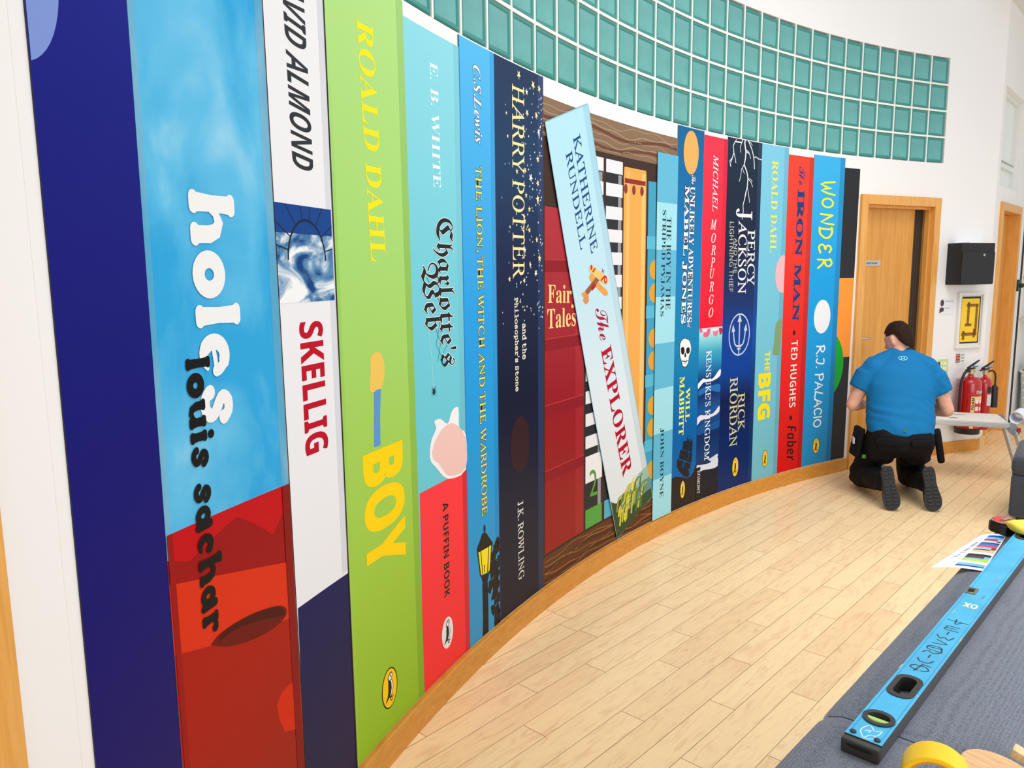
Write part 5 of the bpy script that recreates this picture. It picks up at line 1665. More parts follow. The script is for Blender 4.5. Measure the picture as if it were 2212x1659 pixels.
# --- sheet of paper under the level
pn, pr_, pf, pfr = (1.1343, 1.9905, 0.752), (1.2649, 1.9609, 0.757), (1.4217, 2.2393, 0.756), (1.5081, 2.2419, 0.757)
def paper_pt(a_, b2):        # a from the overhanging edge to the level, b from near to far
    n0 = Vector(pn).lerp(Vector(pr_), a_); f0 = Vector(pf).lerp(Vector(pfr), a_)
    p_ = n0.lerp(f0, b2)
    p_.z = TOP + .0035 + .005 * math.sin(PI * min(1, a_ * 1.05))
    return p_
b_ = bmesh.new(); N = 24
cols = [(40, 90, 170), (120, 190, 230), (210, 40, 90), (190, 210, 225), (40, 50, 80), (60, 120, 190), (224, 70, 110), (150, 200, 220), (120, 70, 60), (228, 190, 150), (236, 240, 240), (40, 44, 60), (110, 60, 60), (110, 200, 226), (180, 222, 90), (236, 240, 244), (120, 190, 232), (30, 40, 150)]
ms = [mat('paper', (238, 240, 246), .6)] + [ink(c) for c in cols]
gv = [[b_.verts.new(paper_pt(i / N, j / 36)) for j in range(37)] for i in range(N + 1)]
for i in range(N):
    for j in range(36):
        f = b_.faces.new((gv[i][j], gv[i][j + 1], gv[i + 1][j + 1], gv[i + 1][j])); f.smooth = True
        if 2 <= j < 34 and i >= 10 and not (i == N - 1):
            k = int((33 - j) / 32 * len(cols))
            if i > 19: k = (k + 1) % len(cols) if (j // 3) % 3 == 0 else k
            f.material_index = 1 + k
bmesh.ops.recalc_face_normals(b_, faces=b_.faces)
pp = link_mesh('printed_sheet', b_, ms, None, loc=paper_pt(.7, .5)); tag(pp, 'white sheet printed with colourful stripes tucked under the blue level', 'paper')
s2 = pp.modifiers.new('thickness', 'SOLIDIFY'); s2.thickness = .0003
b_ = bmesh.new(); rnd = random.Random(4)
pts = []
for k in range(46):
    t = k / 45
    pts.append(paper_pt(.26 + .10 * math.sin(k * 1.9) * .5 + .10 * (t - .5), .22 + .52 * t) + Vector((0, 0, .0009)))
for a_, b2 in zip(pts, pts[1:]):
    if rnd.random() < .25: continue
    d_ = (b2 - a_).normalized().cross(Vector((0, 0, 1))) * .0009
    b_.faces.new([b_.verts.new(v) for v in (a_ + d_, b2 + d_, b2 - d_, a_ - d_)])
link_mesh('pencil_note', b_, mat('pencil', (120, 122, 136), .7), pp)

# --- tape measure
c_ = (1.5182, 2.2729, 0.755)
tm = empty('tape_measure', (c_[0], c_[1], TOP + .0015), .5); tag(tm, 'black tape measure with a red face lying beside the paper', 'tape measure')
b_ = bmesh.new()
add_poly_prism(b_, [(x * 1.0, y) for x, y in rrect(-.041, -.036, .041, .036, .026, 8)], [], .003, .036)
bmesh.ops.recalc_face_normals(b_, faces=b_.faces)
bmesh.ops.bevel(b_, geom=[e for e in b_.edges if len(e.link_faces) == 2 and e.calc_face_angle(0) > 1.2], offset=.004, segments=2, affect='EDGES')
link_mesh('case', b_, mat('case_black', (18, 18, 20), .4), tm, local=True, smooth=True, auto=40)
b_ = bmesh.new(); add_lathe(b_, [(0, .0355), (.034, .0355), (.034, .0385), (.031, .0405), (0, .0412)], 32, Matrix.Scale(1, 4)); link_mesh('face_plate', b_, mat('case_red', (222, 48, 52), .3), tm, local=True, smooth=True, auto=40)
b_ = bmesh.new(); add_lathe(b_, [(.034, .0352), (.0365, .0352), (.0365, .0385), (.034, .0388)], 32); link_mesh('chrome_ring', b_, steel, tm, local=True, smooth=True, auto=40)
b_ = bmesh.new(); add_box(b_, (-.022, -.009, .0425), (.024, .004, .0445), bevel=.0008); add_box(b_, (-.024, -.009, .0408), (-.018, .004, .0445)); add_box(b_, (.000, -.013, .0412), (.018, -.011, .0435)); link_mesh('belt_clip', b_, steel, tm, local=True)
b_ = bmesh.new(); add_box(b_, (-.046, -.030, .004), (-.038, -.012, .032), bevel=.001); link_mesh('tape_hook', b_, mat('case_black', (18, 18, 20), .4), tm, local=True)

# --- yellow sponge on the level
b_ = bmesh.new()
c_ = (1.5177, 2.1757, 0.79)
add_loft(b_, [(Vector((0, 0, .0)), Vector((.034, 0, 0)), Vector((0, .028, 0))), (Vector((-.002, 0, .006)), Vector((.042, 0, 0)), Vector((0, .034, 0))), (Vector((-.004, .002, .018)), Vector((.048, 0, 0)), Vector((0, .036, 0))), (Vector((-.008, .002, .027)), Vector((.050, 0, 0)), Vector((0, .030, 0))), (Vector((-.004, .004, .032)), Vector((.036, 0, 0)), Vector((0, .02, 0)))], 20, 3.2)
for v in b_.verts: v.co += v.co.normalized() * .0025 * noise.noise(v.co * 90)
sg = link_mesh('sponge', b_, mat('sponge_yellow', (240, 216, 84), .9, bump=.8, bscale=160), None, smooth=True, local=True)
sg.location = (c_[0] + .012, c_[1] + .012, TOP + LT + .003); tag(sg, 'yellow sponge resting on the far end of the blue level', 'sponge')

# --- roll of yellow tape standing on its rim
c_ = (0.6353, 1.0602, 0.797)
tr = empty('tape_roll', (c_[0], c_[1], TOP - .004), -.52); tag(tr, 'roll of bright yellow tape on the sofa near the level end', 'tape')
R_ = Matrix.Translation((0, 0, .0475)) @ Matrix.Rotation(PI / 2, 4, 'X')
b_ = bmesh.new(); add_lathe(b_, [(.0405, -.024), (.0462, -.024), (.0475, -.0225), (.0475, .0225), (.0462, .024), (.0405, .024), (.0405, -.024)], 48, R_); bmesh.ops.recalc_face_normals(b_, faces=b_.faces)
link_mesh('tape', b_, mat('tape_yellow', (252, 206, 10), .32), tr, local=True, smooth=True, auto=40)
b_ = bmesh.new(); add_lathe(b_, [(.0375, -.0235), (.0404, -.0235), (.0404, .0235), (.0375, .0235), (.0375, -.0235)], 48, R_); bmesh.ops.recalc_face_normals(b_, faces=b_.faces)
link_mesh('core', b_, mat('tape_core', (226, 150, 20), .6), tr, local=True, smooth=True, auto=40)

# --- round wooden board and a block on the sofa
c_ = (0.7868, 1.1282, 0.755)
b_ = bmesh.new(); add_lathe(b_, [(0, 0), (.066, 0), (.068, .002), (.068, .014), (.066, .016), (0, .016)], 56)
wd = link_mesh('wooden_disc', b_, wood_mat('pale_ash', (226, 184, 134), (206, 158, 108), (5, 40, 5), .5), None, local=True, smooth=True); wd.data.set_sharp_from_angle(angle=.7)
wd.location = (c_[0], c_[1], TOP - .022); wd.rotation_euler = (.0, .24, -.55); tag(wd, 'round pale wooden disc on the sofa beside the yellow tape', 'wooden disc')
c_ = (0.8576, 1.1876, 0.755)
b_ = bmesh.new(); add_box(b_, (-.03, -.012, 0), (.03, .012, .016), bevel=.0015)
wb = link_mesh('wooden_block', b_, wood_mat('pale_pine', (238, 208, 160), (224, 186, 134), (30, 5, 5), .5), None, local=True); wb.location = (c_[0] + .012, c_[1], TOP - .024); wb.rotation_euler = (0, .3, -.75)
tag(wb, 'small pale wooden block behind the wooden disc', 'wooden block')

# --- folding aluminium work platform behind the kneeling man
A_, B_ = Vector((3.1293, 5.5737, 0.46)), Vector((3.5726, 5.406, 0.46))
pd = (B_ - A_); pd.z = 0; pd.normalize()
pe = B_ + pd * .02
PLW, PLL, PLH = .36, .68, .46
wpz = empty('work_platform', (pe.x, pe.y, 0), math.atan2(pd.y, pd.x)); tag(wpz, 'folding aluminium work platform with white top in front of the kneeling man', 'work platform')
b_ = bmesh.new(); add_box(b_, (-PLL, .0, PLH - .006), (-.012, PLW, PLH), bevel=.001)
link_mesh('deck', b_, mat('deck_white', (226, 226, 222), .45, var=.03, vscale=30), wpz, local=True)
alu2 = mat('platform_aluminium', (200, 202, 200), .34, .75)
for y0, y1 in ((-.022, -.002), (PLW + .002, PLW + .022)):
    b_ = bmesh.new(); add_box(b_, (-PLL, y0, PLH - .038), (-.012, y1, PLH - .001), bevel=.002); 
    for dz in (.012, .024): add_box(b_, (-PLL, y0 - .001, PLH - dz - .003), (-.012, y1 + .001, PLH - dz), bevel=.0005)
    link_mesh('side_rail', b_, alu2, wpz, local=True)
hin = mat('hinge_steel', (150, 154, 156), .38, .6)
for ex, sgn in ((-.012, 1), (-PLL + .012, -1)):
    for y in (-.012, PLW + .012):
        b_ = bmesh.new()
        prof = [(ex - sgn * .03, PLH - .002), (ex + sgn * .035, PLH - .002), (ex + sgn * .07, PLH - .05), (ex + sgn * .06, PLH - .095), (ex + sgn * .02, PLH - .085), (ex - sgn * .025, PLH - .04)]
        add_poly_prism(b_, prof, [], -.006, .006, Matrix(((1, 0, 0, 0), (0, 0, 1, y), (0, 1, 0, 0), (0, 0, 0, 1))))
        bmesh.ops.recalc_face_normals(b_, faces=b_.faces)
        h_ = link_mesh('hinge_plate', b_, hin, wpz, local=True)
        b_ = bmesh.new()
        for x, z in ((ex + sgn * .0, PLH - .035), (ex + sgn * .04, PLH - .06)):
            add_lathe(b_, [(0, -.010), (.008, -.010), (.008, .010), (0, .010)], 14, Matrix.Translation((x, y, z)) @ Matrix.Rotation(PI / 2, 4, 'X'))
        link_mesh('rivet', b_, steel, h_, local=True)
        b_ = bmesh.new()
        add_tube(b_, [(ex + sgn * .04, y, PLH - .06), (ex + sgn * .16, y, .03)], .017, 4, flat=1.0)
        l_ = link_mesh('leg', b_, alu2, wpz, local=True)
        b_ = bmesh.new(); add_box(b_, (ex + sgn * .165 - .03, y - .02, .0), (ex + sgn * .165 + .03, y + .02, .045), bevel=.005)
        link_mesh('rubber_foot', b_, mat('foot_blue', (20, 84, 140), .55), l_, local=True)
b_ = bmesh.new(); add_box(b_, (.035, -.026, PLH - .062), (.06, -.012, PLH - .03), bevel=.004); link_mesh('latch', b_, mat('latch_red', (170, 24, 40), .4), wpz, local=True)
# ink stains and an offcut strip on the deck
b_ = bmesh.new()
for cx, cy, a_, b2, rot in ((-.35, .10, .03, .012, .1), (-.28, .26, .05, .008, 0)):
    b_.faces.new([b_.verts.new((cx + a_ * math.cos(t), cy + b2 * math.sin(t), PLH + .0006)) for t in [2 * PI * k / 16 for k in range(16)]])
link_mesh('stain', b_, mat('stain_dark', (52, 46, 50), .6), wpz, local=True)
rl = None
b_ = bmesh.new()
add_lathe(b_, [(.042, 0), (.038, .22)], 30, Matrix(), 0); add_lathe(b_, [(.036, .22), (.0405, 0), (.042, 0)], 30, Matrix(), 0)
rl = link_mesh('paper_roll', b_, mat('roll_paper', (226, 230, 244), .6), None, local=True, smooth=True)
pr = wpz.matrix_basis @ Vector((.022, -.03, PLH + .0425))
rl.location = pr; rl.rotation_euler = (PI / 2 - .02, 0, 2.42)
tag(rl, 'loosely rolled white paper lying on the end of the work platform', 'paper roll')

# --- fire extinguishers on the wall
red = mat('extinguisher_red', (176, 8, 20), .22, 0, .5, coat=.4)
blackp = mat('matt_black', (22, 22, 24), .5)
def extinguisher(u, z0, rad, hgt, kind, label):
    t_, n_ = Wdir(u)
    c = W(u, z0, rad + .025)
    root = empty('fire_extinguisher', c, math.atan2(n_.y, n_.x) + PI / 2)      # local -y faces the room, x to the right
    tag(root, label, 'fire extinguisher', 'fire extinguishers on the corner wall')
    b_ = bmesh.new()
    sh = rad * (.75 if kind == 'foam' else 1.3)
    nk = rad * .22
    add_lathe(b_, [(0, .0), (rad * .9, .0), (rad, .012), (rad, hgt - sh), (rad * .93, hgt - sh * .62), (rad * .68, hgt - sh * .26), (nk * 1.5, hgt - .01), (nk, hgt + .01), (nk, hgt + .03), (0, hgt + .03)], 36)
    body = link_mesh('cylinder', b_, red, root, local=True, smooth=True, auto=40)
    b_ = bmesh.new(); add_lathe(b_, [(nk + .002, hgt + .012), (nk + .008, hgt + .014), (nk + .008, hgt + .05), (nk * .8, hgt + .056), (0, hgt + .056)], 20)
    add_tube(b_, [(0, 0, hgt + .035), (.05, 0, hgt + .035)], .008, 10)
    link_mesh('valve', b_, mat('valve_brass', (196, 178, 140), .35, .7), root, local=True, smooth=True, auto=40)
    b_ = bmesh.new()
    add_tube(b_, [(-.055, 0, hgt + .05), (-.01, 0, hgt + .062), (.04, 0, hgt + .06)], .011, 8, flat=.6)
    add_tube(b_, [(-.04, 0, hgt + .066), (.02, 0, hgt + .092), (.085, 0, hgt + .125)], [.010, .013, .008], 8, flat=.6)
    link_mesh('handle', b_, blackp, root, local=True, smooth=True)
    b_ = bmesh.new(); add_box(b_, (.005, -.016, hgt + .07), (.06, -.008, hgt + .082), bevel=.002); link_mesh('safety_tag', b_, mat('tag_blue', (40, 120, 210), .5), root, local=True)
    if kind == 'foam':
        b_ = bmesh.new(); add_tube(b_, smooth_pts([(-.02, -.004, hgt + .04), (-.07, -.004, hgt + .03), (-rad - .022, -.004, hgt - .06), (-rad - .026, -.004, hgt - .2), (-rad - .02, 0, hgt - .36)], 5), .0105, 10)
        link_mesh('hose', b_, blackp, root, local=True, smooth=True)
        b_ = bmesh.new(); add_lathe(b_, [(0, -.012), (rad + .006, -.012), (rad + .008, .03), (rad + .002, .034), (0, .034)], 36); link_mesh('foot_ring', b_, blackp, root, local=True, smooth=True, auto=40)
        specs = [(.25, 1.30, .10, .34, (232, 200, 128), 0), (.52, 1.30, .10, .31, (206, 40, 52), 1)]
        b_ = bmesh.new()
        def patch(bm_, a0, a1, z0_, z1_, r_, mi):
            n = 10; prev = None
            for i in range(n + 1):
                a = -PI / 2 - .72 + a0 + (a1 - a0) * i / n
                v = [bm_.verts.new((r_ * math.cos(a), r_ * math.sin(a), z)) for z in (z0_, z1_)]
                if prev: bm_.faces.new((prev[0], v[0], v[1], prev[1])).material_index = mi
                prev = v
        patch(b_, .0, 1.25, .04, hgt - sh - .10, rad + .0006, 0)
        patch(b_, .34, 1.25, .04, hgt - sh - .15, rad + .0011, 1)
        for zz in (.07, .13, .19, .25):
            patch(b_, .40, .70, zz, zz + .035, rad + .0016, 2); patch(b_, .82, 1.1, zz, zz + .03, rad + .0016, 2)
        link_mesh('label', b_, [mat('label_cream', (232, 202, 134), .5), mat('label_red', (206, 34, 50), .4), mat('label_white', (236, 220, 216), .5)], body, local=True)
        def wrap(txt, a0, zc, ht, ln, vertical, m):
            vs_, fs = text_mesh(txt, 'SB', .0)
            x0, x1, y0, y1 = bbox(vs_); q = bmesh.new(); nv = []
            for v in vs_:
                x, y = (v[0] - x0) / (x1 - x0), (v[1] - y0) / (y1 - y0)
                if vertical: ang, z = a0 - ht * y / rad, zc + ln * x
                else: ang, z = a0 + ln * x / rad, zc + ht * y
                r_ = rad + .0022
                nv.append(q.verts.new((r_ * math.cos(-PI / 2 - .72 + ang), r_ * math.sin(-PI / 2 - .72 + ang), z)))
            for f in fs: q.faces.new([nv[i] for i in f])
            link_mesh('lettering', q, m, body, local=True)
        wrap('FOAM', .30, .20, .021, .10, True, ink((40, 30, 26)))
        wrap('Chubb', .42, hgt - sh - .075, .026, .075, False, ink((240, 226, 226)))
    else:
        b_ = bmesh.new(); add_tube(b_, smooth_pts([(.03, -.01, hgt + .04), (.07, -.012, hgt + .045), (.10, -.014, hgt + .01), (.105, -.014, hgt - .06), (.105, -.014, hgt - .09)], 5), .007, 10); link_mesh('hose', b_, blackp, root, local=True, smooth=True)
        b_ = bmesh.new(); add_lathe(b_, [(.012, hgt - .08), (.026, hgt - .10), (.031, hgt - .27), (.028, hgt - .27), (.02, hgt - .1)], 20, Matrix.Translation((.103, -.014, 0))); link_mesh('horn', b_, blackp, root, local=True, smooth=True, auto=40)
        b_ = bmesh.new()
        for z0_, z1_, mi in ((hgt - sh - .06, hgt - sh - .01, 0), (hgt - sh - .17, hgt - sh - .075, 1)):
            prev = None
            for i in range(9):
                a = -PI / 2 - .40 + .85 * i / 8
                v = [b_.verts.new(((rad + .0006) * math.cos(a), (rad + .0006) * math.sin(a), z)) for z in (z0_, z1_)]
                if prev: b_.faces.new((prev[0], v[0], v[1], prev[1])).material_index = mi
                prev = v
        link_mesh('label', b_, [mat('label_black', (26, 24, 24), .5), mat('label_grey', (206, 206, 206), .5)], body, local=True)
    b_ = bmesh.new(); add_box(b_, (-.02, rad - .002, hgt - sh - .02), (.02, rad + .023, hgt - sh + .03), bevel=.002); link_mesh('wall_bracket', b_, steel, root, local=True)
    return root
extinguisher(-.345, .205, .088, .475, 'foam', 'wide red foam extinguisher with a cream strip on the corner wall')
extinguisher(-.545, .205, .058, .455, 'gas', 'slim red gas extinguisher with a black horn, next to the corner')

# --- black box, framed picture, small cards on the same wall
def on_wall(name, u, z, label, cat, group=None):
    t_, n_ = Wdir(u)
    o = empty(name, W(u, z), math.atan2(n_.y, n_.x) + PI / 2)
    tag(o, label, cat, group); return o            # local x to the right, -y out into the room
bx_ = on_wall('wall_cabinet', -.300, 1.435, 'black metal key cabinet on the wall above the framed picture', 'cabinet')
b_ = bmesh.new(); add_box(b_, (-.185, -.135, .0), (.185, -.0, .335), bevel=.004); link_mesh('case', b_, mat('cabinet_black', (16, 17, 19), .55), bx_, local=True)
b_ = bmesh.new(); add_box(b_, (-.182, -.143, .004), (.182, -.136, .262), bevel=.003); d_ = link_mesh('door', b_, mat('cabinet_black_door', (14, 15, 17), .5), bx_, local=True)
b_ = bmesh.new(); add_box(b_, (.045, -.147, .228), (.067, -.143, .248), bevel=.002); link_mesh('lock', b_, steel, d_, local=True)
b_ = bmesh.new(); add_box(b_, (-.10, -.13, .335), (.19, -.0, .340)); link_mesh('paper_liner', b_, mat('paper', (238, 240, 246), .6), bx_, local=True)

fr = on_wall('picture_frame', -.408, .90, 'white framed picture of brown bars on yellow ground', 'picture')
w_, h_ = .145, .468
b_ = bmesh.new()
for lo, hi in (((-w_, -.028, 0), (-w_ + .022, -.001, h_)), ((w_ - .022, -.028, 0), (w_, -.001, h_)), ((-w_ + .022, -.028, 0), (w_ - .022, -.001, .022)), ((-w_ + .022, -.028, h_ - .022), (w_ - .022, -.001, h_))):
    add_box(b_, lo, hi, bevel=.002)
link_mesh('frame', b_, mat('frame_white', (232, 231, 226), .45), fr, local=True)
b_ = bmesh.new(); add_box(b_, (-w_ + .02, -.010, .02), (w_ - .02, -.004, h_ - .02)); link_mesh('mount', b_, mat('mount_white', (226, 225, 220), .7), fr, local=True)
b_ = bmesh.new(); add_box(b_, (-.094, -.0125, .040), (.112, -.0105, h_ - .036)); link_mesh('backing_card', b_, mat('navy_card', (36, 36, 58), .7), fr, local=True)
b_ = bmesh.new(); add_box(b_, (-.100, -.0145, .052), (.098, -.013, h_ - .052), bevel=.0005); link_mesh('yellow_sheet', b_, mat('yellow_card', (246, 206, 44), .7), fr, local=True)
b_ = bmesh.new()
for x0, z0, x1, z1 in ((-.035, .20, -.010, .385), (-.045, .348, .085, .372), (.058, .13, .082, .36), (-.085, .105, .085, .130), (-.075, .072, -.050, .145), (.045, .088, .068, .16), (-.052, .185, .02, .206)):
    add_box(b_, (x0, -.0165, z0), (x1, -.0146, z1))
link_mesh('brown_bars', b_, mat('brown_card', (138, 92, 32), .8, var=.2, vscale=60), fr, local=True)

cd = on_wall('photo_card', -.152, 1.19, 'small white card with a dark portrait photo, beside the door frame', 'card')
b_ = bmesh.new(); add_box(b_, (-.085, -.003, .0), (.085, -.0005, .135)); link_mesh('card', b_, mat('card_white', (232, 232, 238), .5), cd, local=True)
b_ = bmesh.new(); add_poly_prism(b_, ellipse(-.058, .095, .020, .028, 18), [], .0032, .0036, Matrix(((1, 0, 0, 0), (0, 0, -1, 0), (0, 1, 0, 0), (0, 0, 0, 1)))); add_poly_prism(b_, [(-.084, .012), (-.034, .03), (-.038, .055), (-.07, .06), (-.084, .045)], [], .0032, .0036, Matrix(((1, 0, 0, 0), (0, 0, -1, 0), (0, 1, 0, 0), (0, 0, 0, 1))))
bmesh.ops.recalc_face_normals(b_, faces=b_.faces); link_mesh('portrait_photo', b_, mat('photo_dark', (70, 46, 52), .5), cd, local=True)
b_ = bmesh.new()
for z in (.105, .048): add_box(b_, (-.025, -.0036, z), (.07 if z > .1 else .03, -.003, z + .007))
link_mesh('printed_line', b_, mat('line_grey', (166, 170, 196), .6), cd, local=True)

sg_ = on_wall('wall_notice', -.150, .655, 'pale green notice half hidden behind the kneeling man', 'notice')
b_ = bmesh.new(); add_box(b_, (-.06, -.003, 0), (.06, -.0005, .16)); link_mesh('sheet', b_, mat('notice_green', (196, 220, 150), .6), sg_, local=True)
b_ = bmesh.new()
for i in range(2):
    for j in range(3): add_box(b_, (-.05 + .052 * i, -.0036, .02 + .045 * j), (-.008 + .052 * i, -.003, .05 + .045 * j))
link_mesh('printed_boxes', b_, mat('notice_cream', (232, 236, 206), .6), sg_, local=True)
b_ = bmesh.new(); add_box(b_, (-.058, -.0038, .02), (-.03, -.0031, .14)); link_mesh('printed_strip', b_, mat('notice_dark', (80, 60, 90), .6), sg_, local=True)
s3 = on_wall('fire_sign', -.345, .765, 'small red and white fire instruction sign above the extinguishers', 'sign')
b_ = bmesh.new(); add_box(b_, (-.055, -.003, 0), (.055, -.0005, .10)); link_mesh('plate', b_, mat('sign_white', (230, 236, 228), .5), s3, local=True)
b_ = bmesh.new()
for lo, hi in (((-.05, -.0038, .012), (-.004, -.003, .088)),): add_box(b_, lo, hi)
link_mesh('red_panel', b_, mat('sign_red', (204, 34, 42), .5), s3, local=True)
b_ = bmesh.new()
for z in (.02, .045, .07): add_box(b_, (.006, -.0038, z), (.045, -.003, z + .012)); add_box(b_, (-.044, -.0042, z), (-.03, -.0038, z + .012)); add_box(b_, (-.024, -.0042, z), (-.012, -.0038, z + .012))
link_mesh('pictogram', b_, mat('sign_grey', (150, 176, 160), .5), s3, local=True)
s4 = on_wall('light_switch', -.553, 1.20, 'narrow white switch plate between the picture and the corner', 'switch')
b_ = bmesh.new(); add_box(b_, (-.022, -.012, 0), (.022, -.0005, .13), bevel=.002); link_mesh('plate', b_, mat('switch_white', (232, 242, 242), .35), s4, local=True)
b_ = bmesh.new(); add_box(b_, (-.010, -.016, .05), (.010, -.012, .08), bevel=.001); link_mesh('rocker', b_, mat('switch_white', (232, 242, 242), .35), s4, local=True)

# --- door release box past the far door
p_ = W2(1.19, 1.40)
rb = empty('door_release', p_, math.atan2(WD.y, WD.x)); tag(rb, 'small dark green door release box beside the far door', 'door release')
b_ = bmesh.new(); add_box(b_, (-.045, -.035, -.055), (.045, -.001, .055), bevel=.005); link_mesh('case', b_, mat('release_green', (18, 54, 44), .45), rb, local=True)
b_ = bmesh.new(); add_lathe(b_, [(.02, 0), (.022, .025), (.015, .035), (0, .037)], 18, Matrix.Translation((.0, -.035, 0)) @ Matrix.Rotation(PI / 2, 4, 'X')); link_mesh('push_button', b_, mat('release_black', (24, 30, 30), .4), rb, local=True, smooth=True, auto=40)

# --- shelf and laundry basket in the alcove
sh_ = empty('bay_shelf', W2(2.0, .0, .16)); tag(sh_, 'open pale shelves in the bay past the far door', 'shelf')
for z in (.06, 1.04, 1.46):
    b_ = bmesh.new(); slab(b_, 1.58, 2.41, z, z + .028, .004, .30); bmesh.ops.recalc_face_normals(b_, faces=b_.faces)
    link_mesh('shelf_board', b_, mat('shelf_board', (214, 206, 184), .5), sh_)
b_ = bmesh.new(); slab(b_, 1.60, 2.40, .001, .06, .01, .28); bmesh.ops.recalc_face_normals(b_, faces=b_.faces); link_mesh('plinth', b_, mat('cupboard_grey', (176, 190, 186), .5), sh_)
b_ = bmesh.new()
for o0, o1 in ((.004, .03), (.27, .30)):
    slab(b_, 2.385, 2.41, .06, 1.75, o0, o1)
bmesh.ops.recalc_face_normals(b_, faces=b_.faces); link_mesh('upright', b_, mat('shelf_board', (214, 206, 184), .5), sh_)
bc = W2(1.86, .0885, .155)
bk_ = empty('laundry_basket', bc, math.atan2(WD.y, WD.x)); tag(bk_, 'white lattice laundry basket on the lowest bay shelf', 'basket')
b_ = bmesh.new()
def bp(a, k):  # k 0..1 up
    r1_, r2_ = .20 + .04 * k, .105 + .035 * k
    ca, sa = math.cos(a), math.sin(a)
    return Vector((math.copysign(abs(ca) ** .6, ca) * r1_, math.copysign(abs(sa) ** .6, sa) * r2_, .43 * k))
NA, NK = 34, 6
for i in range(NA):
    a0, a1 = 2 * PI * i / NA, 2 * PI * (i + .42) / NA
    for k in range(6):
        b_.faces.new([b_.verts.new(p__) for p__ in (bp(a0, k / 6), bp(a1, k / 6), bp(a1, (k + 1) / 6), bp(a0, (k + 1) / 6))])
    a2 = 2 * PI * (i + 1) / NA
    for k in (0, .17, .35, .53, .71, .89):
        b_.faces.new([b_.verts.new(p__) for p__ in (bp(a1, k), bp(a2, k), bp(a2, k + .055), bp(a1, k + .055))])
bmesh.ops.remove_doubles(b_, verts=b_.verts, dist=1e-5)
ls = link_mesh('lattice', b_, mat('basket_white', (232, 236, 234), .4), bk_, local=True); mm = ls.modifiers.new('t', 'SOLIDIFY'); mm.thickness = .004
b_ = bmesh.new(); add_tube(b_, [bp(2 * PI * i / 40, 1.0) for i in range(41)], .013, 8, caps=False); link_mesh('rim', b_, mat('basket_white', (232, 236, 234), .4), bk_, local=True, smooth=True)
b_ = bmesh.new(); b_.faces.new([b_.verts.new(bp(2 * PI * i / 40, .01)) for i in range(40)]); link_mesh('bottom', b_, mat('basket_white', (232, 236, 234), .4), bk_, local=True)
b_ = bmesh.new(); add_loft(b_, [(Vector((0, 0, .02)), Vector((.15, 0, 0)), Vector((0, .085, 0))), (Vector((0, 0, .3)), Vector((.195, 0, 0)), Vector((0, .115, 0))), (Vector((-.02, 0, .44)), Vector((.17, 0, 0)), Vector((0, .10, 0))), (Vector((-.03, 0, .50)), Vector((.08, 0, 0)), Vector((0, .06, 0)))], 24)
for v in b_.verts: v.co += Vector((1, 1, 1)) * .014 * noise.noise(v.co * 14)
cl_ = link_mesh('dark_cloth', b_, mat('cloth_dark', (44, 44, 46), .9), None, local=True, smooth=True); cl_.location = bc + Vector((0, 0, .012)); cl_.rotation_euler = bk_.rotation_euler
tag(cl_, 'dark folded cloth heaped in the white laundry basket', 'cloth')

# ================================================================== the man kneeling at the far door
PO = Vector((2.665, 5.16, 0))                 # on the floor under his hips
PF = Vector((.30, .954, 0)).normalized()      # the way he faces; local y
pang = math.atan2(PF.y, PF.x) - PI / 2

def remesh(bm_, voxel, smooth_it=6, fac=.5):
    """grow one continuous skin over overlapping pieces"""
    bmesh.ops.recalc_face_normals(bm_, faces=bm_.faces)
    me = bpy.data.meshes.new('skin'); bm_.to_mesh(me); bm_.free()
    o = bpy.data.objects.new('skin', me); COL.objects.link(o)
    r = o.modifiers.new('r', 'REMESH'); r.mode = 'VOXEL'; r.voxel_size = voxel
    s = o.modifiers.new('s', 'SMOOTH'); s.iterations = smooth_it; s.factor = fac
    dg = bpy.context.evaluated_depsgraph_get(); dg.update()
    out = bpy.data.meshes.new_from_object(o.evaluated_get(dg), depsgraph=dg)
    bpy.data.objects.remove(o); bpy.data.meshes.remove(me)
    q = bmesh.new(); q.from_mesh(out); bpy.data.meshes.remove(out)
    return q

def E_(c, x, y):       # ellipse section lying flat
    return (Vector(c), Vector((x, 0, 0)), Vector((0, y, 0)))

skin = mat('skin', (222, 166, 142), .5, 0, .35, bump=.06, bscale=120, var=.04, vscale=22)
Hc = Vector((-.012, .178, 1.080))              # middle of the head
turn = Matrix.Rotation(math.radians(46), 4, 'Z') @ Matrix.Rotation(math.radians(-20), 4, 'X')
HM = Matrix.Translation(Hc) @ turn
def hp(x, y, z): return HM @ Vector((x, y, z))

bm = bmesh.new()
# head: skull, face, jaw, brow, nose, lips, ears
def hsec(x, y, z, a, b):
    return (hp(x, y, z), HM.to_3x3() @ Vector((a, 0, 0)), HM.to_3x3() @ Vector((0, b, 0)))
add_loft(bm, [hsec(0, .030, -.118, .030, .028), hsec(0, .028, -.105, .046, .050), hsec(0, .016, -.075, .062, .072), hsec(0, .006, -.04, .070, .086), hsec(0, 0, 0, .075, .094), hsec(0, -.003, .04, .077, .097), hsec(0, -.004, .075, .070, .088), hsec(0, -.004, .102, .050, .062), hsec(0, -.004, .118, .022, .03)], 28)
add_capsule(bm, hp(-.03, .088, .022), .012, hp(.03, .088, .022), .012)
add_capsule(bm, hp(0, .094, .012), .009, hp(0, .112, -.028), .014)
add_capsule(bm, hp(-.015, .096, -.030), .009, hp(.015, .096, -.030), .009)
add_capsule(bm, hp(-.020, .084, -.060), .008, hp(.020, .084, -.060), .008); add_capsule(bm, hp(-.018, .082, -.070), .009, hp(.018, .082, -.070), .009)
add_capsule(bm, hp(-.012, .070, -.104), .016, hp(.012, .070, -.104), .016)
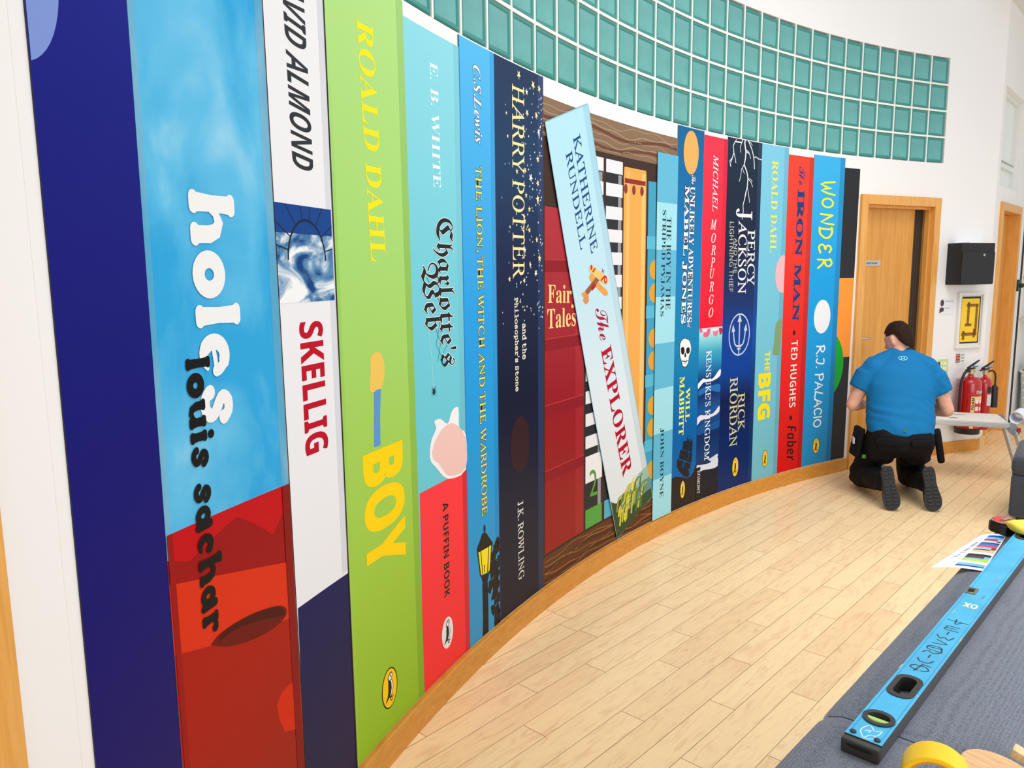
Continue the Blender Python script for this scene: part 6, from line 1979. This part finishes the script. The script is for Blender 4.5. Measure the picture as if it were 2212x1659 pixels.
for s in (-1, 1):
    add_loft(bm, [(hp(s * .080, -.004, -.006) + HM.to_3x3() @ Vector((0, 0, dz)), HM.to_3x3() @ Vector((.013 * w_, 0, 0)), HM.to_3x3() @ Vector((0, .018 * w_, 0))) for dz, w_ in ((-.034, .5), (-.022, .85), (0, 1.0), (.018, 1.15), (.030, .8), (.034, .4))], 12)
    add_capsule(bm, hp(s * .03, .076, .004), .015, hp(s * .032, .075, .004), .015)
# neck, trunk
add_capsule(bm, (0, .125, .93), .068, (-.006, .160, 1.03), .060, 18)
add_loft(bm, [E_((0, -.02, .40), .20, .15), E_((0, 0, .52), .212, .155), E_((0, .02, .62), .205, .148), E_((0, .05, .72), .212, .142), E_((0, .08, .82), .226, .132), E_((0, .10, .89), .19, .105), E_((0, .118, .94), .10, .075)], 30)
for s in (-1, 1):
    add_capsule(bm, (0, .135, .965), .050, (s * .15, .10, .875), .048)
# arms
AL = [(-.205, .09, .885), (-.325, .075, .625), (-.20, .33, .585)]
AR = [(.205, .09, .885), (.335, .085, .605), (.19, .34, .57)]
for sh_, el_, wr_ in (AL, AR):
    add_capsule(bm, Vector(sh_) + Vector((0, 0, -.012)), .052, Vector(sh_).lerp(Vector(el_), .5), .056); add_capsule(bm, Vector(sh_).lerp(Vector(el_), .5), .056, el_, .046)
    add_capsule(bm, el_, .047, Vector(el_).lerp(Vector(wr_), .35), .048); add_capsule(bm, Vector(el_).lerp(Vector(wr_), .35), .048, wr_, .030)
# hands with five fingers each, closed round the edge of the deck
for wr_, el_, s in ((AL[2], AL[1], -1), (AR[2], AR[1], 1)):
    w = Vector(wr_); d = (w - Vector(el_)).normalized()
    side = Vector((0, 0, 1)).cross(d).normalized() * s          # thumb side points inward
    up = d.cross(side) * s
    add_loft(bm, [(w, side * .026, up * .018), (w + d * .03, side * .034, up * .016), (w + d * .07, side * .042, up * .014), (w + d * .092, side * .040, up * .012)], 16, 2.6)
    dn = Vector((0, 0, -1))
    for k, (ln, off) in enumerate(((.070, -.030), (.080, -.010), (.074, .010), (.058, .029))):
        b0 = w + d * .088 - side * off * -1
        p1 = b0 + d * ln * .45 + dn * ln * .08; p2 = p1 + d * ln * .22 + dn * ln * .28; p3 = p2 + dn * ln * .28 - d * ln * .02
        add_capsule(bm, b0, .0095, p1, .0088, 8); add_capsule(bm, p1, .0088, p2, .0082, 8); add_capsule(bm, p2, .0082, p3, .0072, 8)
    t0 = w + d * .03 - side * .034 * -1 * -1
    t1 = t0 + d * .03 - side * .022 + dn * .01; t2 = t1 + d * .03 + dn * .016
    add_capsule(bm, t0, .0125, t1, .0105, 8); add_capsule(bm, t1, .0105, t2, .0085, 8)
# legs under the trousers
KL = [(-.10, .0, .47), (-.225, .17, .095), (-.115, -.245, .155)]
KR = [(.10, .0, .47), (.145, .29, .095), (.165, -.19, .155)]
for hp_, kn_, an_ in (KL, KR):
    add_capsule(bm, hp_, .085, kn_, .058); add_capsule(bm, kn_, .056, an_, .040)
body = remesh(bm, .0075, 4)
person = link_mesh('person', body, skin, None, loc=PO, smooth=True, local=True)
person.rotation_euler = (0, 0, pang)
person.location = PO
tag(person, 'person in blue t-shirt and black work trousers kneeling with back turned by the door', 'person')
person.scale = (.91, .96, 1.0)
def child(name, bm_, m, smooth=True, auto=None):
    return link_mesh(name, bm_, m, person, loc=(0, 0, 0), smooth=smooth, local=True, auto=auto)

# hair: short, dark, shaved low at the neck
bm = bmesh.new()
NA, NB = 40, 22
vg = {}
def hair_line(a):        # lowest hair point: a = 0 at the nose, pi at the nape
    c = math.cos(a)
    return .062 if c > .5 else (.034 if c > -.28 else .034 - .120 * ((-c - .28) / .72) ** .6)
top = bm.verts.new(hp(0, -.006, .131)); prev = None
for j in range(1, NB + 1):
    ring = []
    for i in range(NA):
        a = 2 * PI * i / NA
        lo = hair_line(a)
        z = .131 + (lo - .131) * (j / NB) ** 1.0
        zz = max(-1, min(1, (z - .008) / .122))
        r_ = math.sqrt(max(0, 1 - zz * zz)) if z > .01 else 1.0
        th = .0105 if j < NB else .001
        x = math.sin(a) * (.077 * r_ + th * (.9 if z > .01 else .6)); y = math.cos(a) * (.096 * r_ + th) - .004
        if z < -.02: x *= 1 - (-.02 - z) * 1.4; y *= 1 - (-.02 - z) * 1.2
        n_ = noise.noise(Vector((x * 60, y * 60, z * 60))) * .0022
        ring.append(bm.verts.new(hp(x * (1 + n_ * 8), y * (1 + n_ * 8), z + n_)))
    if prev:
        for i in range(NA): bm.faces.new((prev[i], prev[(i + 1) % NA], ring[(i + 1) % NA], ring[i]))
    else:
        for i in range(NA): bm.faces.new((top, ring[(i + 1) % NA], ring[i]))
    prev = ring
bmesh.ops.recalc_face_normals(bm, faces=bm.faces)
child('hair', bm, mat('hair_brown', (42, 26, 20), .7, 0, .12, bump=.5, bscale=260, var=.3, vscale=80))
for s in (-1, 1):
    bm = bmesh.new(); add_capsule(bm, hp(s * .031, .0865, .004), .0062, hp(s * .0312, .087, .004), .0062, 10); child('eye', bm, mat('eye_dark', (60, 50, 46), .2))

# t-shirt
bm = bmesh.new()
add_loft(bm, [E_((0, -.035, .452), .225, .172), E_((0, -.028, .475), .234, .178), E_((0, -.008, .54), .236, .176), E_((0, .018, .62), .234, .168), E_((0, .048, .70), .238, .160), E_((0, .07, .78), .246, .152), E_((0, .088, .85), .240, .138), E_((0, .10, .905), .205, .115), E_((0, .112, .952), .140, .094), E_((0, .124, .985), .088, .080), E_((0, .130, 1.006), .074, .070)], 36, 2.25)
for sh_, el_ in ((AL[0], AL[1]), (AR[0], AR[1])):
    s0 = Vector(sh_); e0 = Vector(el_)
    add_capsule(bm, s0 + Vector((-.03 * math.copysign(1, s0.x), 0, -.002)), .084, s0.lerp(e0, .28), .084)
    d = (e0 - s0).normalized(); x, y, _ = frame_of(d)
    add_loft(bm, [(s0.lerp(e0, .15), x * .086, y * .088), (s0.lerp(e0, .38), x * .084, y * .090), (s0.lerp(e0, .56), x * .079, y * .087), (s0.lerp(e0, .60), x * .077, y * .085)], 24)
for s in (-1, 1):
    add_capsule(bm, (s * .04, .128, .965), .064, (s * .185, .096, .885), .083)
sh = remesh(bm, .009, 9)
for v in sh.verts:
    p_ = v.co
    k = 0.0
    if abs(p_.x) < .25 and p_.y < .1:
        low = math.exp(-((p_.z - .60) / .10) ** 2)
        k += .0042 * low * math.sin(p_.z * 95 + p_.x * 26 + 70 * p_.x * p_.x + 5 * noise.noise(p_ * 6)) * (.6 + .8 * noise.noise(p_ * 5 + Vector((9, 2, 1))))
        k += .004 * math.exp(-((p_.z - .50) / .05) ** 2) * math.sin(p_.x * 38 + p_.z * 30)
        k += .004 * noise.noise(Vector((p_.x * 7, p_.y * 7, p_.z * 16)))
    if abs(p_.x) > .17 and p_.z > .62:
        k += .005 * math.sin((p_.z * 60 + abs(p_.x) * 70)) * noise.noise(p_ * 12 + Vector((3, 1, 2)))
    v.co += v.normal * k
from mathutils.bvhtree import BVHTree
sh.normal_update()
shirt_tree = BVHTree.FromBMesh(sh)
ts = child('t_shirt', sh, mat('shirt_blue', (4, 112, 170), .75, 0, .25, bump=.12, bscale=700))
bm = bmesh.new()
ring = [(.0745 * math.cos(t), .130 + .070 * math.sin(t)) for t in [2 * PI * i / 40 for i in range(41)]]
add_tube(bm, [(x, y, .1004 * 10 + .014 * (y - .130) / .07) for x, y in ring], .0065, 8, caps=False)
link_mesh('collar', bm, mat('collar_blue', (44, 150, 206), .75), ts, local=True, smooth=True)
# pale mark under the collar
bm = bmesh.new()
for cx, rx in ((0, .030),):
    pts = [(cx + rx * math.cos(t), .012 * math.sin(t)) for t in [2 * PI * i / 28 for i in range(29)]]
segs = [pts, [(-.012, .009), (-.010, 0), (-.012, -.009)], [(.012, .009), (.010, 0), (.012, -.009)], [(-.011, .0), (.011, 0)]]
for s_ in segs:
    w_ = .0034
    for (x0, z0), (x1, z1) in zip(s_, s_[1:]):
        l = math.hypot(x1 - x0, z1 - z0); nx, nz = -(z1 - z0) / l * w_ / 2, (x1 - x0) / l * w_ / 2
        def onb(x, z):
            hit = shirt_tree.ray_cast(Vector((x, -1, .962 + z)), Vector((0, 1, 0)))
            return hit[0] + hit[1] * .0015
        bm.faces.new([bm.verts.new(onb(a_, b2)) for a_, b2 in ((x0 + nx, z0 + nz), (x1 + nx, z1 + nz), (x1 - nx, z1 - nz), (x0 - nx, z0 - nz))])
lg = link_mesh('emblem', bm, mat('emblem_pale', (150, 220, 244), .6), ts, local=True)

# tattoo below the right sleeve
bm = bmesh.new()
s0, e0 = Vector(AR[0]), Vector(AR[1]); d = (e0 - s0).normalized(); x, y, _ = frame_of(d)
rnd = random.Random(8)
for k in range(16):
    c = s0.lerp(e0, .66 + .15 * rnd.random()); a0 = math.radians(215 + 120 * rnd.random())
    for (ax, am) in ((x, 0),):
        pass
    pts = []
    for q in range(9):
        t = a0 + .5 * (q / 8 - .5); l = .016 * math.sin(q * .8 + k)
        r_ = .0555
        pts.append(c + d * l + (Vector((1, 0, 0)) * math.cos(t) * 0 + x * math.cos(t) + y * math.sin(t)) * r_)
    for p0, p1 in zip(pts, pts[1:]):
        bm.faces.new([bm.verts.new(v) for v in (p0 - d * .003, p1 - d * .003, p1 + d * .003, p0 + d * .003)])
child('tattoo', bm, mat('tattoo_ink', (84, 84, 88), .5), smooth=False)

# trousers
bm = bmesh.new()
add_loft(bm, [E_((0, -.045, .30), .13, .10), E_((0, -.05, .36), .205, .165), E_((0, -.045, .42), .235, .182), E_((0, -.03, .475), .224, .166), E_((0, -.02, .515), .208, .152)], 32, 2.3)
for (h_, k_, a_), s in ((KL, -1), (KR, 1)):
    h_, k_, a_ = Vector(h_), Vector(k_), Vector(a_)
    add_capsule(bm, h_ + Vector((s * .02, -.04, -.06)), .122, h_.lerp(k_, .55), .105); add_capsule(bm, h_.lerp(k_, .55), .105, k_, .090)
    add_capsule(bm, k_, .090, k_.lerp(a_, .45) + Vector((0, 0, .012)), .088); add_capsule(bm, k_.lerp(a_, .45) + Vector((0, 0, .012)), .088, a_, .066)
    add_capsule(bm, Vector((s * .11, -.10, .41)), .118, Vector((s * .12, -.06, .33)), .10)
tr_ = remesh(bm, .010, 5)
for v in tr_.verts:
    p_ = v.co
    v.co += v.normal * (.007 * noise.noise(Vector((p_.x * 9, p_.y * 9, p_.z * 14))) + .004 * math.sin(p_.z * 70 + p_.y * 60 + 4 * noise.noise(p_ * 8)) * (1 if p_.z < .3 else .35))
    if v.co.z < .004: v.co.z = .004
blackt = mat('trouser_black', (14, 14, 16), .8, 0, .2, bump=.15, bscale=500, var=.2, vscale=18)
tro = child('trousers', tr_, blackt)
bm = bmesh.new()
pts = [(.224 * math.cos(t), -.028 + .168 * math.sin(t), .452 + .003 * math.sin(3 * t)) for t in [2 * PI * i / 48 for i in range(49)]]
for i in range(48):
    a0, b0 = Vector(pts[i]), Vector(pts[i + 1])
    for q in ((a0, b0, b0 + Vector((0, 0, .03)), a0 + Vector((0, 0, .03))),):
        bm.faces.new([bm.verts.new(v) for v in q])
bmesh.ops.remove_doubles(bm, verts=bm.verts, dist=1e-5)
o = link_mesh('waistband', bm, mat('waist_black', (30, 30, 32), .7), tro, local=True, smooth=True); m_ = o.modifiers.new('t', 'SOLIDIFY'); m_.thickness = .006; m_.offset = 0
# hanging holster pockets and back flaps
def pouch(name, c, rx, rz, sx, sy, sz, m=blackt):
    q = bmesh.new()
    M = Matrix.Translation(c) @ Matrix.Rotation(rz, 4, 'Z') @ Matrix.Rotation(rx, 4, 'Y')
    add_box(q, (-sx, -sy, -sz), (sx, sy, sz), M, bevel=min(sx, sy) * .7, seg=3)
    return link_mesh(name, q, m, tro, local=True, smooth=True, auto=60)
pouch('tool_pocket', (-.285, .02, .37), .16, .2, .022, .075, .105)
pouch('tool_pocket', (.272, -.02, .375), -.20, -.2, .024, .075, .11)
pouch('pocket_flap', (-.115, -.224, .425), 0, -.25, .075, .008, .022, blackt)
pouch('pocket_flap', (.115, -.224, .425), 0, .25, .075, .008, .022, blackt)
q = bmesh.new(); add_box(q, (-.32, -.03, .36), (-.308, .05, .40)); add_box(q, (-.322, -.026, .368), (-.3075, .04, .372)); link_mesh('tool_tag', q, mat('tag_grey', (190, 190, 190), .5), tro, local=True)
q = bmesh.new(); add_box(q, (-.26, -.10, .275), (-.235, -.085, .30), Matrix(), bevel=.002); link_mesh('green_tab', q, mat('tab_green', (60, 130, 40), .6), tro, local=True)
q = bmesh.new(); add_box(q, (-.012, -.212, .497), (.012, -.206, .507)); link_mesh('green_tab', q, mat('tab_green', (60, 130, 40), .6), tro, local=True)

# boots: toes tucked under, soles facing us
def boot(ank, toe, yaw):
    ank, toe = Vector(ank), Vector(toe)
    heel = Vector((ank.x - .006, ank.y - .045, .268))
    root = empty('boot', (0, 0, 0)); root.parent = person
    ax = (toe - heel); L_ = ax.length; az = ax.normalized()             # heel -> toe
    ay = Vector((0, -1, 0)); ay = (ay - az * ay.dot(az)).normalized()   # out of the sole, towards us
    axx = ay.cross(az).normalized()
    M = Matrix(((axx.x, az.x, ay.x, heel.x), (axx.y, az.y, ay.y, heel.y), (axx.z, az.z, ay.z, heel.z), (0, 0, 0, 1)))
    # outline of the sole in (across, along)
    half = [(.0, -.004), (.024, -.002), (.038, .02), (.041, .06), (.038, .10), (.043, .15), (.054, .20), (.056, .235), (.047, .268), (.027, .288), (0, .294)]
    kx = L_ / .285
    out = [(x, y * kx) for x, y in smooth_pts(half, 3)] + [(-x, y * kx) for x, y in reversed(smooth_pts(half, 3)[1:-1])]
    q = bmesh.new(); add_poly_prism(q, out, [], -.012, .012, M)
    bmesh.ops.recalc_face_normals(q, faces=q.faces)
    s_ = link_mesh('sole', q, mat('sole_rubber', (26, 27, 29), .7, bump=.3, bscale=120), root, local=True)
    q = bmesh.new()
    for y in (.02, .05, .08, .13, .155, .18, .205, .23, .255):
        w_ = .034 if y < .12 else .043
        for s in (-1, 1):
            add_box(q, (s * w_ * .10 if s > 0 else -w_ * .9, (y - .007) * kx, .0115), (w_ * .9 if s > 0 else -w_ * .10, (y + .007) * kx, .0165), M @ Matrix.Rotation(0, 4, 'Z'), bevel=.002)
    link_mesh('tread', q, mat('tread_rubber', (36, 38, 40), .75), s_, local=True, smooth=True, auto=50)
    q = bmesh.new()
    secs = []
    for y, w_, h_, zc in ((.0, .020, .02, -.03), (.015, .042, .040, -.045), (.06, .047, .058, -.058), (.11, .046, .056, -.055), (.16, .050, .045, -.045), (.21, .056, .034, -.036), (.255, .052, .026, -.028), (.285, .026, .014, -.018)):
        secs.append((M @ Vector((0, y * kx, zc)), axx * w_, ay * h_))
    add_loft(q, secs, 20, 2.6)
    add_capsule(q, M @ Vector((0, .05, -.07)), .048, ank + Vector((0, .06, .01)), .052)
    up_ = remesh(q, .008, 3)
    link_mesh('upper', up_, mat('boot_leather', (24, 24, 26), .55, bump=.2, bscale=90), root, local=True, smooth=True)
    return root
boot((-.115, -.245, .155), (-.082, -.395, .016), 0)
boot((.165, -.19, .155), (.195, -.345, .016), 0)
